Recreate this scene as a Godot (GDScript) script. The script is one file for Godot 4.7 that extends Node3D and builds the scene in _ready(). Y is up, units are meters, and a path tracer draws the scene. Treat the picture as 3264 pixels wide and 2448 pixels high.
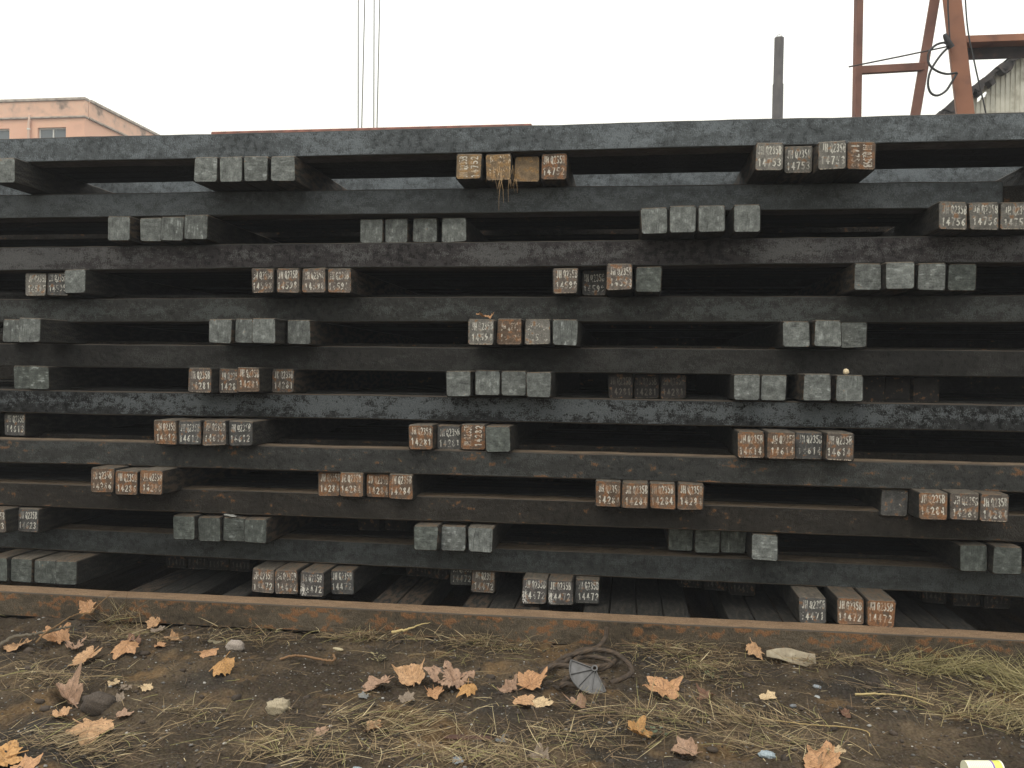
extends Node3D
# A stack of square steel billets in a yard under a white, hazy winter sky.
# y = 0 is the foot of the front rail; x runs along the stack, z comes out of it towards the viewer.

const S := 0.158          # billet side
const CELL := 96          # texels per billet end
const ACROSS := 21

var rng := RandomNumberGenerator.new()
var coarse: PackedByteArray
var medium: PackedByteArray
var fine: PackedByteArray
var bumps := FastNoiseLite.new()
var lumps := FastNoiseLite.new()
var warp := FastNoiseLite.new()
var end_steel: StandardMaterial3D
var long_steel: StandardMaterial3D
var cells := []
var used := {}

class Shape:
	var v := PackedVector3Array()
	var n := PackedVector3Array()
	var u := PackedVector2Array()
	var c := PackedColorArray()
	var i := PackedInt32Array()
	func add(p: Vector3, nn := Vector3.UP, uv := Vector2.ZERO, col := Color.WHITE) -> int:
		v.append(p); n.append(nn); u.append(uv); c.append(col)
		return v.size() - 1
	func tri(a: int, b: int, d: int) -> void:
		var g := (v[d] - v[a]).cross(v[b] - v[a])
		if g.dot(n[a] + n[b] + n[d]) >= 0.0:
			i.append(a); i.append(b); i.append(d)
		else:
			i.append(a); i.append(d); i.append(b)
	func quad(a: int, b: int, d: int, e: int) -> void:
		tri(a, b, d); tri(a, d, e)
	func raw(a: int, b: int, d: int) -> void:
		i.append(a); i.append(b); i.append(d)
	func smooth() -> void:
		for k in n.size():
			n[k] = Vector3.ZERO
		for k in range(0, i.size(), 3):
			var g := (v[i[k + 2]] - v[i[k]]).cross(v[i[k + 1]] - v[i[k]])
			n[i[k]] += g; n[i[k + 1]] += g; n[i[k + 2]] += g
		for k in n.size():
			n[k] = n[k].normalized() if n[k].length() > 1e-12 else Vector3.UP
	func flat(a: Vector3, b: Vector3, d: Vector3, e: Vector3, out: Vector3, uvs := 1.0) -> void:
		var w := a.distance_to(b) * uvs
		var h := a.distance_to(e) * uvs
		quad(add(a, out, Vector2(0, 0)), add(b, out, Vector2(w, 0)), add(d, out, Vector2(w, h)), add(e, out, Vector2(0, h)))
	func box(at: Vector3, size: Vector3, turn := Basis()) -> void:
		var h := size / 2
		for ax in 3:
			for sg in [-1.0, 1.0]:
				var o := Vector3.ZERO; o[ax] = sg
				var p := Vector3.ZERO; p[(ax + 1) % 3] = h[(ax + 1) % 3]
				var q := Vector3.ZERO; q[(ax + 2) % 3] = h[(ax + 2) % 3]
				var m := o * h[ax]
				flat(at + turn * (m - p - q), at + turn * (m + p - q), at + turn * (m + p + q), at + turn * (m - p + q), turn * o)
	func chamfer(at: Vector3, size: Vector3, b: float, turn := Basis()) -> void:
		# a box with cut edges
		var h := size / 2
		var id := {}
		for ax in 3:
			for k in 8:
				var s := Vector3(1 if k & 1 else -1, 1 if k & 2 else -1, 1 if k & 4 else -1)
				var p := s * (h - Vector3.ONE * b)
				p[ax] = s[ax] * h[ax]
				var o := Vector3.ZERO; o[ax] = s[ax]
				id[ax * 8 + k] = add(at + turn * p, turn * o, Vector2(p[(ax + 1) % 3], p[(ax + 2) % 3]))
		for ax in 3:
			var b1 := 1 << ((ax + 1) % 3)
			var b2 := 1 << ((ax + 2) % 3)
			for sg in 2:
				var k := sg << ax
				quad(id[ax * 8 + k], id[ax * 8 + k + b1], id[ax * 8 + k + b1 + b2], id[ax * 8 + k + b2])
			for e in 4:
				var k: int = (b1 if e & 1 else 0) + (b2 if e & 2 else 0)
				var f := k + (1 << ax)
				var m1 := ((ax + 1) % 3) * 8
				var m2 := ((ax + 2) % 3) * 8
				quad(id[m1 + k], id[m1 + f], id[m2 + f], id[m2 + k])
		for k in 8:
			tri(id[k], id[8 + k], id[16 + k])
	func tube(pts: PackedVector3Array, r: float, sides := 8, lobes := 0, twist := 0.0, r1 := -1.0) -> void:
		var side := Vector3.UP
		var run := 0.0
		var first := v.size()
		for k in pts.size():
			var d := (pts[mini(k + 1, pts.size() - 1)] - pts[maxi(k - 1, 0)]).normalized()
			side = side - d * side.dot(d)
			if side.length() < 0.05:
				side = Vector3.RIGHT - d * d.x
			side = side.normalized()
			var other := d.cross(side)
			if k > 0:
				run += pts[k].distance_to(pts[k - 1])
			var rr := r if r1 < 0 else lerpf(r, r1, float(k) / (pts.size() - 1))
			for j in sides:
				var a := TAU * j / sides
				var q := rr * (1.0 + (0.20 * cos(lobes * (a + run * twist)) if lobes else 0.0))
				var o := side * cos(a) + other * sin(a)
				add(pts[k] + o * q, o, Vector2(float(j) / sides, run))
		for k in pts.size() - 1:
			for j in sides:
				var a := first + k * sides + j
				var b := first + k * sides + (j + 1) % sides
				quad(a, b, b + sides, a + sides)
		if lobes:
			smooth()
		for e in 2:
			var k := 0 if e == 0 else pts.size() - 1
			var o := (pts[0] - pts[1]).normalized() if e == 0 else (pts[k] - pts[k - 1]).normalized()
			var m := add(pts[k], o)
			for j in sides:
				tri(m, add(v[first + k * sides + j], o), add(v[first + k * sides + (j + 1) % sides], o))
	func mesh(m: Material) -> ArrayMesh:
		var a := []
		a.resize(Mesh.ARRAY_MAX)
		a[Mesh.ARRAY_VERTEX] = v; a[Mesh.ARRAY_NORMAL] = n; a[Mesh.ARRAY_TEX_UV] = u; a[Mesh.ARRAY_COLOR] = c; a[Mesh.ARRAY_INDEX] = i
		var r := ArrayMesh.new()
		r.add_surface_from_arrays(Mesh.PRIMITIVE_TRIANGLES, a)
		r.surface_set_material(0, m)
		return r

func numbered(called: String) -> String:
	var k: int = used.get(called, 0)
	used[called] = k + 1
	return called if k == 0 else "%s_%03d" % [called, k]

func put(called: String, m: Mesh, parent: Node3D = self, at := Vector3.ZERO, turn := Vector3.ZERO) -> MeshInstance3D:
	var o := MeshInstance3D.new()
	o.name = numbered(called) if parent == self else called
	o.mesh = m
	o.position = at
	o.rotation = turn
	parent.add_child(o, true)
	return o

func tag(o: Node3D, label: String, category: String, group := "") -> Node3D:
	o.set_meta("label", label)
	o.set_meta("category", category)
	if group:
		o.set_meta("group", group)
	return o

func thing(called: String, at: Vector3, label: String, category: String, group := "") -> Node3D:
	var o := Node3D.new()
	o.name = numbered(called)
	o.position = at
	add_child(o, true)
	return tag(o, label, category, group)

func paint(r: int, g: int, b: int, rough := 0.85, metal := 0.0) -> StandardMaterial3D:
	var m := StandardMaterial3D.new()
	m.albedo_color = Color8(r, g, b)
	m.roughness = rough
	m.metallic = metal
	return m

func noise_texture(freq: float, ramp: Array, octaves := 5, size := 256, sd := 1) -> NoiseTexture2D:
	var f := FastNoiseLite.new()
	f.seed = sd
	f.frequency = freq
	f.fractal_octaves = octaves
	var t := NoiseTexture2D.new()
	t.noise = f
	t.width = size; t.height = size
	t.seamless = true
	var g := Gradient.new()
	g.offsets = PackedFloat32Array(ramp.map(func(e): return e[0]))
	g.colors = PackedColorArray(ramp.map(func(e): return e[1]))
	t.color_ramp = g
	return t

func worn(m: StandardMaterial3D, freq: float, ramp: Array, scale: float, sd := 1) -> StandardMaterial3D:
	m.albedo_color = Color.WHITE
	m.albedo_texture = noise_texture(freq, ramp, 5, 256, sd)
	m.uv1_triplanar = true
	m.uv1_world_triplanar = true
	m.uv1_scale = Vector3.ONE * scale
	return m

func field(freq: float, octaves: int, sd: int) -> PackedByteArray:
	var f := FastNoiseLite.new()
	f.seed = sd
	f.frequency = freq
	f.fractal_octaves = octaves
	return f.get_seamless_image(512, 512).get_data()

# ---------------------------------------------------------------- billet shapes
# A square bar with rounded edges lying along -Z from z = 0; side 0 is +X, 1 is +Y, 2 is -X, 3 is -Y.
func bar(length: float, rings: PackedFloat32Array, rough: float, side_uv: Callable, cap_uv: Callable, half := S / 2) -> Shape:
	var sh := Shape.new()
	var r := 0.009
	var outs := [Vector3.RIGHT, Vector3.UP, Vector3.LEFT, Vector3.DOWN]
	var seed_at := rng.randf() * 900.0
	var rows := []
	var tip := Vector2(rng.randf_range(-0.05, 0.05), rng.randf_range(-0.05, 0.05)) if length < 4.0 else Vector2.ZERO
	var askew := []
	for s in 4:
		askew.append(Vector2(rng.randf_range(-0.004, 0.004), rng.randf_range(-0.003, 0.003)) if length < 4.0 else Vector2.ZERO)
	for k in rings.size():
		var z := -rings[k]
		var ring := []
		var inset := 0.0
		if k == 0 or k == rings.size() - 1:
			inset = 0.006
		for s in 4:
			var o: Vector3 = outs[s]
			var t: Vector3 = outs[(s + 1) % 4]
			for e in [-1.0, 1.0]:
				var push := bumps.get_noise_2d(seed_at + z * 26.0, s * 2 + e * 0.5) * rough
				var p: Vector3 = o * (half - inset + push) + t * e * (half - r - inset)
				p.z = z
				if k < 3:
					var cn: Vector2 = askew[(s + (1 if e > 0 else 0)) % 4]
					p += Vector3(cn.x, cn.y, (p.x * tip.x + p.y * tip.y) if k < 2 else 0.0)
				elif length > 4.0:
					p.y += 0.006 * bumps.get_noise_2d(seed_at + z * 1.1, 77.0) + 0.004 * bumps.get_noise_2d(seed_at + z * 4.0, 99.0)
					p.x += 0.006 * bumps.get_noise_2d(seed_at + z * 1.3, 55.0)
				var nn := o
				if inset > 0.0:
					nn = (o + Vector3(0, 0, 1.6 if k == 0 else -1.6)).normalized()
				ring.append(sh.add(p, nn, side_uv.call(s, -z, 0.06 if e < 0 else 0.94)))
		rows.append(ring)
	for k in rings.size() - 1:
		for j in 8:
			var a: int = rows[k][j]
			var b: int = rows[k][(j + 1) % 8]
			sh.quad(a, b, rows[k + 1][(j + 1) % 8], rows[k + 1][j])
	for e in 2:
		var o := Vector3(0, 0, 1) if e == 0 else Vector3(0, 0, -1)
		var row: Array = rows[0] if e == 0 else rows[rows.size() - 1]
		var ids := []
		for j in 8:
			var p := sh.v[row[j]]
			ids.append(sh.add(p, o, cap_uv.call(Vector2(p.x / S + 0.5, 0.5 - p.y / S))))
		var mid := Vector3.ZERO
		for j in 8:
			mid += sh.v[row[j]] / 8.0
		var m := sh.add(mid + o * 0.002, o, cap_uv.call(Vector2(0.5, 0.5)))
		for j in 8:
			sh.tri(m, ids[j], ids[(j + 1) % 8])
	return sh

func end_bar(length: float, cell: int, dusty := true) -> ArrayMesh:
	var strip := rng.randi_range(0, 5)
	var along := rng.randf() * 3.0
	var cx := (cell % ACROSS) * CELL
	var cy := (cell / ACROSS) * CELL
	var side := func(s: int, z: float, a: float) -> Vector2:
		var row := (strip + s) % 6 if s != 1 or not dusty else 6 + strip % 2
		return Vector2(along + s * 0.21 + z / 5.0, (900.0 + row * 46.0 + 2.0 + a * 42.0) / 1280.0)
	var cap := func(q: Vector2) -> Vector2:
		return Vector2((cx + 2.0 + q.x * (CELL - 4)) / 2048.0, (cy + 2.0 + q.y * (CELL - 4)) / 1280.0)
	return bar(length, PackedFloat32Array([0.0, 0.007, 0.12, 0.45, 1.1, length - 0.007, length]), 0.0022, side, cap).mesh(end_steel)

func long_bar(x0: float, x1: float, row: int, shift := 0.0) -> ArrayMesh:
	# front and back take the painted front strip of that course, the upper and lower faces its dusty strip
	var rings := PackedFloat32Array([0.0, 0.007])
	var length := x1 - x0
	var steps := int(length / 0.09)
	for k in range(1, steps):
		rings.append(length * k / steps)
	rings.append(length - 0.007)
	rings.append(length)
	var side := func(s: int, z: float, a: float) -> Vector2:
		var along := (x0 + z + 4.6 + shift) / 7.8
		if s % 2 == 0:
			return Vector2(along, (row * 64 + 2.0 + ((1.0 - a) if s == 0 else a) * 60.0) / 1024.0)
		return Vector2(along, (640 + row * 32 + 2.0 + a * 28.0) / 1024.0)
	var cap := func(q: Vector2) -> Vector2:
		return Vector2((x0 + 4.6) / 7.8 + q.x * 0.02, (row * 64 + 2.0 + q.y * 60.0) / 1024.0)
	return bar(length, rings, 0.0035, side, cap).mesh(long_steel)

# ---------------------------------------------------------------- stencilled numbers
func glyph(ch: String) -> Array:
	match ch:
		"J": return [[Vector2(.75, 0), Vector2(.75, .8), Vector2(.5, 1), Vector2(.15, .85)]]
		"H": return [[Vector2(.1, 0), Vector2(.1, 1)], [Vector2(.9, 0), Vector2(.9, 1)], [Vector2(.1, .5), Vector2(.9, .5)]]
		"Q": return [[Vector2(.5, 0), Vector2(.9, .18), Vector2(.9, .82), Vector2(.5, 1), Vector2(.1, .82), Vector2(.1, .18), Vector2(.5, 0)], [Vector2(.5, .66), Vector2(1.12, 1.14)]]
		"2": return [[Vector2(.08, .2), Vector2(.5, 0), Vector2(.9, .2), Vector2(.8, .45), Vector2(.08, 1), Vector2(.95, 1)]]
		"3": return [[Vector2(.1, .12), Vector2(.5, 0), Vector2(.88, .2), Vector2(.5, .47), Vector2(.92, .75), Vector2(.5, 1), Vector2(.08, .88)]]
		"5": return [[Vector2(.9, 0), Vector2(.2, 0), Vector2(.15, .42), Vector2(.6, .4), Vector2(.92, .68), Vector2(.55, 1), Vector2(.08, .9)]]
		"B": return [[Vector2(.1, 0), Vector2(.1, 1)], [Vector2(.1, 0), Vector2(.65, 0), Vector2(.9, .22), Vector2(.6, .48), Vector2(.1, .48)], [Vector2(.6, .48), Vector2(.95, .74), Vector2(.65, 1), Vector2(.1, 1)]]
		"1": return [[Vector2(.25, .18), Vector2(.55, 0), Vector2(.55, 1)]]
		"4": return [[Vector2(.65, 1), Vector2(.65, 0), Vector2(.08, .7), Vector2(.98, .7)]]
		"7": return [[Vector2(.08, 0), Vector2(.92, 0), Vector2(.4, 1)]]
		"6": return [[Vector2(.85, .05), Vector2(.35, .22), Vector2(.1, .7), Vector2(.5, 1), Vector2(.9, .75), Vector2(.5, .48), Vector2(.12, .65)]]
		"9": return [[Vector2(.15, .95), Vector2(.65, .78), Vector2(.9, .3), Vector2(.5, 0), Vector2(.1, .25), Vector2(.5, .52), Vector2(.88, .35)]]
		"8": return [[Vector2(.5, 0), Vector2(.85, .2), Vector2(.5, .47), Vector2(.15, .2), Vector2(.5, 0)], [Vector2(.5, .47), Vector2(.92, .75), Vector2(.5, 1), Vector2(.08, .75), Vector2(.5, .47)]]
	return []

func letter(mask: PackedByteArray, ch: String, x: float, y: float, w: float, h: float, pen: float) -> void:
	for line: Array in glyph(ch):
		for k in line.size() - 1:
			var a := Vector2(x, y) + (line[k] as Vector2) * Vector2(w, h)
			var b := Vector2(x, y) + (line[k + 1] as Vector2) * Vector2(w, h)
			for py in range(maxi(0, int(minf(a.y, b.y) - 3)), mini(CELL, int(maxf(a.y, b.y) + 4))):
				for px in range(maxi(0, int(minf(a.x, b.x) - 3)), mini(CELL, int(maxf(a.x, b.x) + 4))):
					var p := Vector2(px + 0.5, py + 0.5)
					var d := p.distance_to(Geometry2D.get_closest_point_to_segment(p, a, b))
					var m := int(clampf(pen / 2 + 0.6 - d, 0.0, 1.0) * 255)
					if m > mask[py * CELL + px]:
						mask[py * CELL + px] = m

func stencil(number: String) -> PackedByteArray:
	var mask := PackedByteArray()
	mask.resize(CELL * CELL)
	var x := 13.0
	for ch in "JH Q235B":
		letter(mask, ch, x, 14.0, 6.6, 25.0, 2.7)
		x += 5.0 if ch == " " else 10.2
	x = 12.0
	for ch in number:
		letter(mask, ch, x, 54.0, 9.5, 23.0, 3.4)
		x += 15.6
	return mask

func mixed(a: Vector3, b: Vector3, t: float) -> Vector3:
	return a + (b - a) * t

func paint_ends() -> void:
	var w := 2048
	var h := 1280
	var buf := PackedByteArray()
	buf.resize(w * h * 3)
	var up := PackedByteArray()
	up.resize(w * h)
	var masks := {}
	var base := {"g": Vector3(103, 106, 103), "m": Vector3(108, 105, 99), "d": Vector3(78, 77, 75), "p": Vector3(98, 90, 83), "r": Vector3(106, 89, 75), "y": Vector3(122, 104, 82), "w": Vector3(82, 79, 77), "k": Vector3(44, 41, 39)}  # k has the shade deep in the stack painted into its tone
	for id in cells.size():
		var words: PackedStringArray = cells[id].split(" ")
		var kind := words[0]
		var number := words[1] if words.size() > 1 else ""
		var how := words[2] if words.size() > 2 else ""
		var col: Vector3 = base[kind[0]]
		if kind.begins_with("gd"):
			col = Vector3(84, 88, 84)
		if number and not masks.has(number):
			masks[number] = stencil(number)
		var mask: PackedByteArray = masks[number] if number else PackedByteArray()
		var ox := rng.randi_range(0, 511)
		var oy := rng.randi_range(0, 511)
		var tone := rng.randf_range(0.9, 1.08)
		var wear := 0.50 if how == "worn" else (0.66 if how == "faint" else rng.randf_range(0.18, 0.36))
		var rusty := 0.0
		if kind[0] == "r" or kind[0] == "y":
			rusty = rng.randf_range(-0.06, 0.05) if kind != "rr" else 0.2
		elif kind[0] == "p":
			rusty = -0.10
		elif kind[0] != "g":
			rusty = -0.16
		else:
			rusty = -0.34
		var rust := Vector3(136, 92, 60) if kind[0] != "y" else Vector3(150, 116, 74)
		var rim := 0.85 if how == "rim" else (0.55 if kind[0] == "p" or kind[0] == "w" or kind[0] == "m" else 0.25)
		var scratch := 0
		if kind.ends_with("h"): scratch = 1
		elif kind.ends_with("v"): scratch = 2
		elif kind == "gs": scratch = 3
		elif kind[0] == "g": scratch = 1 + (id % 2)
		var strength := rng.randf_range(0.45, 1.0) if kind != "g" and kind != "gd" else rng.randf_range(0.2, 0.6)
		var slant := rng.randf_range(-0.06, 0.06)
		var lean := rng.randf_range(-0.05, 0.05)
		var dx := rng.randf_range(-4.0, 4.0)
		var dy := rng.randf_range(-3.0, 4.0)
		var fade := rng.randf_range(0.0, 1.0)
		var left := (id % ACROSS) * CELL
		var top := (id / ACROSS) * CELL
		for y in CELL:
			for x in CELL:
				var q := ((y + oy) & 511) * 512 + ((x + ox) & 511)
				var nm := medium[q] / 255.0
				var nf := fine[q] / 255.0
				var nc := coarse[((y * 2 + ox) & 511) * 512 + ((x * 2 + oy) & 511)] / 255.0
				var c := col * tone * (1.0 + 0.30 * (nm - 0.5) + 0.30 * (nf - 0.5) + 0.3 * (nc - 0.5))
				var t := smoothstep(0.52, 0.64, nm * 0.7 + nc * 0.45 - 0.06 + rusty + 0.12 * (nf - 0.5) + (0.08 if y < 10 or x < 7 or x > 88 else 0.0))
				c = mixed(c, rust * (0.7 + 0.5 * nf), t * 0.66)
				var lift := nm * 0.4
				if scratch:
					var sx := x >> 3 if scratch == 1 else x
					var sy := y if scratch == 1 else y >> 3
					if scratch == 3:
						sx = (x + y) >> 1
						sy = (x - y) >> 2
					var sn := 0.45 * fine[((sy + oy) & 511) * 512 + ((sx * 2 + ox) & 511)] / 255.0 + 0.55 * medium[((sy * 2 + oy) & 511) * 512 + ((sx * 2 + ox) & 511)] / 255.0
					var t2 := smoothstep(0.52, 0.68, sn) * smoothstep(0.52, 0.72, nc + 0.25 * (nm - 0.5)) * strength
					c = mixed(c, Vector3(186, 192, 190), t2 * 0.6)
					c *= 1.0 - 0.22 * smoothstep(0.40, 0.26, sn)
					lift += 0.5 * sn
				var edge := minf(minf(x, CELL - 1 - x), y)
				var e := smoothstep(6.0, 1.5, edge) * smoothstep(0.44, 0.58, nf) * rim
				e = maxf(e, smoothstep(9.0, 4.0, CELL - 1 - y) * smoothstep(0.36, 0.52, nf) * minf(1.0, rim * 1.3))
				if kind[0] != "g":
					c = mixed(c, Vector3(196, 180, 160), e)
				else:
					c = mixed(c, Vector3(176, 178, 174), e * 0.5)
				if kind[0] == "w":
					var sm := smoothstep(34.0, 8.0, x + 16.0 * (nc - 0.5)) * smoothstep(30.0, 60.0, y) * smoothstep(0.40, 0.58, nf + 0.2 * (nm - 0.5))
					c = mixed(c, Vector3(214, 210, 202), sm * 0.85)
				if number:
					var mx := x
					var my := y
					if how == "cw":
						mx = y
						my = CELL - 1 - x
					elif how == "ccw":
						mx = CELL - 1 - y
						my = x
					var rx := int(mx + dx + (my - 48) * slant)
					my = clampi(int(my + dy + (mx - 48) * lean), 0, CELL - 1)
					mx = clampi(rx, 0, CELL - 1)
					var mk := mask[my * CELL + mx] / 255.0
					mk *= 1.0 - 0.55 * smoothstep(0.46, 0.62, nc + 0.5 * (fade - 0.5) * (x - 48) / 48.0)
					mk *= smoothstep(wear, wear + 0.14, nf * 0.5 + nm * 0.5)
					var ink := Vector3(206, 203, 192) if kind[0] != "k" else Vector3(92, 87, 80)  # k ink dimmed as well, as part of its painted shade
					c = mixed(c, ink, mk * 0.92)
				var at := ((top + y) * w + left + x)
				buf[at * 3] = clampi(int(c.x), 0, 255)
				buf[at * 3 + 1] = clampi(int(c.y), 0, 255)
				buf[at * 3 + 2] = clampi(int(c.z), 0, 255)
				up[at] = clampi(int(lift * 255), 0, 255)
	for y in range(896, h):
		var strip := (y - 898) / 46
		var dusty := 0.0 if strip % 3 else 0.35
		for x in w:
			var q := ((y * 3) & 511) * 512 + ((x >> 1) & 511)
			var nm := medium[q] / 255.0
			var nf := fine[((y * 2) & 511) * 512 + (x & 511)] / 255.0
			var c := (Vector3(46, 45, 42) if strip < 6 else Vector3(92, 86, 77)) * (1.0 + 0.5 * (nm - 0.5) + 0.3 * (nf - 0.5))
			c = mixed(c, Vector3(92, 73, 56), smoothstep(0.5, 0.75, nm + dusty * 0.4) * (0.15 + dusty))
			var at := y * w + x
			buf[at * 3] = clampi(int(c.x), 0, 255)
			buf[at * 3 + 1] = clampi(int(c.y), 0, 255)
			buf[at * 3 + 2] = clampi(int(c.z), 0, 255)
			up[at] = clampi(int((nm * 0.5 + nf * 0.4) * 255), 0, 255)
	end_steel.albedo_texture = ImageTexture.create_from_image(Image.create_from_data(w, h, false, Image.FORMAT_RGB8, buf))
	var ni := Image.create_from_data(w, h, false, Image.FORMAT_L8, up)
	ni.convert(Image.FORMAT_RGBA8)
	ni.bump_map_to_normal_map(3.0)
	end_steel.normal_enabled = true
	end_steel.normal_texture = ImageTexture.create_from_image(ni)
	end_steel.normal_scale = 0.8

func paint_long() -> void:
	var w := 2048
	var h := 1024
	var buf := PackedByteArray()
	buf.resize(w * h * 3)
	var up := PackedByteArray()
	up.resize(w * h)
	for y in h:
		var front := y < 640
		var row := y / 64 if front else (y - 640) / 32
		if row > 9:
			row = 9
		var col: Vector3 = course_look[row][0]
		var pale: Vector3 = course_look[row][1]
		var need: float = course_look[row][2]
		var rust: float = course_look[row][3]
		var crisp: float = course_look[row][4]
		var v := y % 64 if front else (y - 640) % 32
		var o := row * 131
		for x in w:
			var yy := v + o
			var nm := medium[((yy + (yy >> 1)) & 511) * 512 + ((x * 2 + o * 3) & 511)] / 255.0
			var nf := fine[((yy * 2) & 511) * 512 + ((x * 3 + o) & 511)] / 255.0
			var nc := coarse[((yy * 2) & 511) * 512 + ((x + (x >> 2) + o) & 511)] / 255.0
			var nw := coarse[((o * 2) & 511) * 512 + (((x >> 2) + o) & 511)] / 255.0
			var ns := fine[((yy * 2) & 511) * 512 + (((x >> 2) + o) & 511)] / 255.0
			var nv := fine[((v >> 2) + o & 511) * 512 + ((x * 3 + o) & 511)] / 255.0
			var c: Vector3
			var lift := nm * 0.5 + nf * 0.2
			if front:
				c = col * (1.0 + 0.26 * (nc - 0.5) + 0.20 * (nw - 0.5) + 0.10 * (ns - 0.5) + 0.12 * (nv - 0.5) + 0.30 * (nf - 0.5) + 0.12 * (nm - 0.5))
				var band := 0.05 * sin(v * 0.12 + o) if row != 5 else (0.07 * sin(v * 0.10 - 1.2))
				var sel := nm * 0.30 + nc * 0.30 + nw * 0.50 + 0.42 * (nf - 0.5) + 0.15 * (ns - 0.5) + band - 0.05
				var flake := smoothstep(need - 0.06 / crisp, need + 0.06 / crisp, sel)
				c = mixed(c, pale * (0.8 + 0.45 * nf), flake * (0.6 if crisp < 2.0 else 0.85))
				var hole := smoothstep(0.41, 0.41 - 0.10 / crisp, nm * 0.50 + nf * 0.25 + nw * 0.25)
				c *= 1.0 - 0.42 * hole * minf(1.0, crisp * 0.4)
				var r := smoothstep(0.72 - rust, 0.86 - rust, nm * 0.4 + nc * 0.6 + 0.1 * (nv - 0.5) + (0.10 if v < 6 or v > 55 else 0.0))
				if rust > 0.0:
					c = mixed(c, Vector3(134, 88, 54) * (0.7 + 0.6 * nf), r * 0.6)
				if v < 3:
					c *= 1.10
				lift += 0.25 * flake - 0.2 * hole
			else:
				c = mixed(col * 0.85, Vector3(138, 119, 97), 0.75 if row > 5 else 0.3) * (1.0 + 0.35 * (nc - 0.5) + 0.35 * (ns - 0.5) + 0.25 * (nf - 0.5))
				c = mixed(c, Vector3(54, 48, 42), smoothstep(0.60, 0.72, ns) * 0.6)
				if row == 9:
					c = mixed(c, Vector3(140, 112, 86) * (0.8 + 0.4 * nf), 0.5)
			var at := y * w + x
			buf[at * 3] = clampi(int(c.x), 0, 255)
			buf[at * 3 + 1] = clampi(int(c.y), 0, 255)
			buf[at * 3 + 2] = clampi(int(c.z), 0, 255)
			up[at] = clampi(int(lift * 255), 0, 255)
	long_steel.albedo_texture = ImageTexture.create_from_image(Image.create_from_data(w, h, false, Image.FORMAT_RGB8, buf))
	var ni := Image.create_from_data(w, h, false, Image.FORMAT_L8, up)
	ni.convert(Image.FORMAT_RGBA8)
	ni.bump_map_to_normal_map(2.5)
	long_steel.normal_enabled = true
	long_steel.normal_texture = ImageTexture.create_from_image(ni)
	long_steel.normal_scale = 0.8

# colour, colour of the loose scale, how much of it (lower is more), rust, how crisp its edges are
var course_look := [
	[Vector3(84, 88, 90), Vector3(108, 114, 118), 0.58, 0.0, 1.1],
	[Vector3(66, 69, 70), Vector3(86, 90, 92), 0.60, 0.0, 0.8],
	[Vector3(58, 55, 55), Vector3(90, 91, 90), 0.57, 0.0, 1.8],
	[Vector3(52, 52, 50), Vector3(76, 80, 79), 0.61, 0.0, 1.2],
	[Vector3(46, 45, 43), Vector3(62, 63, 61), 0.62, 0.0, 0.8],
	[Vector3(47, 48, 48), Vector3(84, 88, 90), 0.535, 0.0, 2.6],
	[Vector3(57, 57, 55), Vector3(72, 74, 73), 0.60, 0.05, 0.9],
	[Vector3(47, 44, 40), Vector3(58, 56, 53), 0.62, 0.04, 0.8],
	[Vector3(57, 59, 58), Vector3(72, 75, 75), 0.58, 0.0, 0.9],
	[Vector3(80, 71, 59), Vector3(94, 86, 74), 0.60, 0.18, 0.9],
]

# ---------------------------------------------------------------- placing billets
const NTH := ["first", "second", "third", "fourth", "fifth", "sixth", "seventh", "eighth", "ninth", "tenth"]

func looks(spec: String) -> String:
	var w := spec.split(" ")
	match w[0][0]:
		"g": return "unmarked dark grey" if w[0].begins_with("gd") else "unmarked light grey"
		"r": return "rusty brown"
		"y": return "ochre rusted"
		"w": return "white smeared"
		"d": return "dark"
		"p": return "pale edged brown"
		"m": return "grey brown"
	return "shaded"

func end_label(spec: String, k: int, count: int, bundle: int, row: int, place: String) -> String:
	var w := spec.split(" ")
	var s := looks(spec) + " billet"
	if w.size() > 1:
		s += " " + w[1]
	if place:
		return "%s, %s of %d %s" % [s, NTH[k], count, place]
	return "%s, %s in %s bundle from left, %s end row down" % [s, NTH[k], NTH[bundle - 1], NTH[row - 1]]

func ends(row: int, bundle: int, list: Array, length := 2.9, place := "") -> void:
	for k in list.size():
		var e: Array = list[k]
		cells.append(e[3])
		var o := put("steel_billet", end_bar(length, cells.size() - 1, e[3][0] != "k"), self, Vector3(e[0], e[1], e[2]),
			Vector3(rng.randf_range(-0.001, 0.001), rng.randf_range(-0.004, 0.004), rng.randf_range(-0.012, 0.012)))
		tag(o, end_label(e[3], k, list.size(), bundle, row, place), "billet", "billets lying end on to the viewer")

func course(row: int, y: float, slope: float, z: float, slew: float, x0: float, x1: float, label: String) -> void:
	var o := put("long_billet", long_bar(x0, x1, row - 1), self, Vector3(x0, y + slope * x0, z + slew * x0 - S / 2), Vector3(0, -PI / 2, 0))
	o.rotation = Basis(Vector3(0, 0, 1), slope).rotated(Vector3.UP, 0).get_euler()
	o.basis = Basis(Vector3.UP, -slew) * Basis(Vector3(0, 0, 1), slope) * Basis(Vector3.UP, -PI / 2)
	tag(o, label, "billet", "long billets along the face of the stack")

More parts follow.
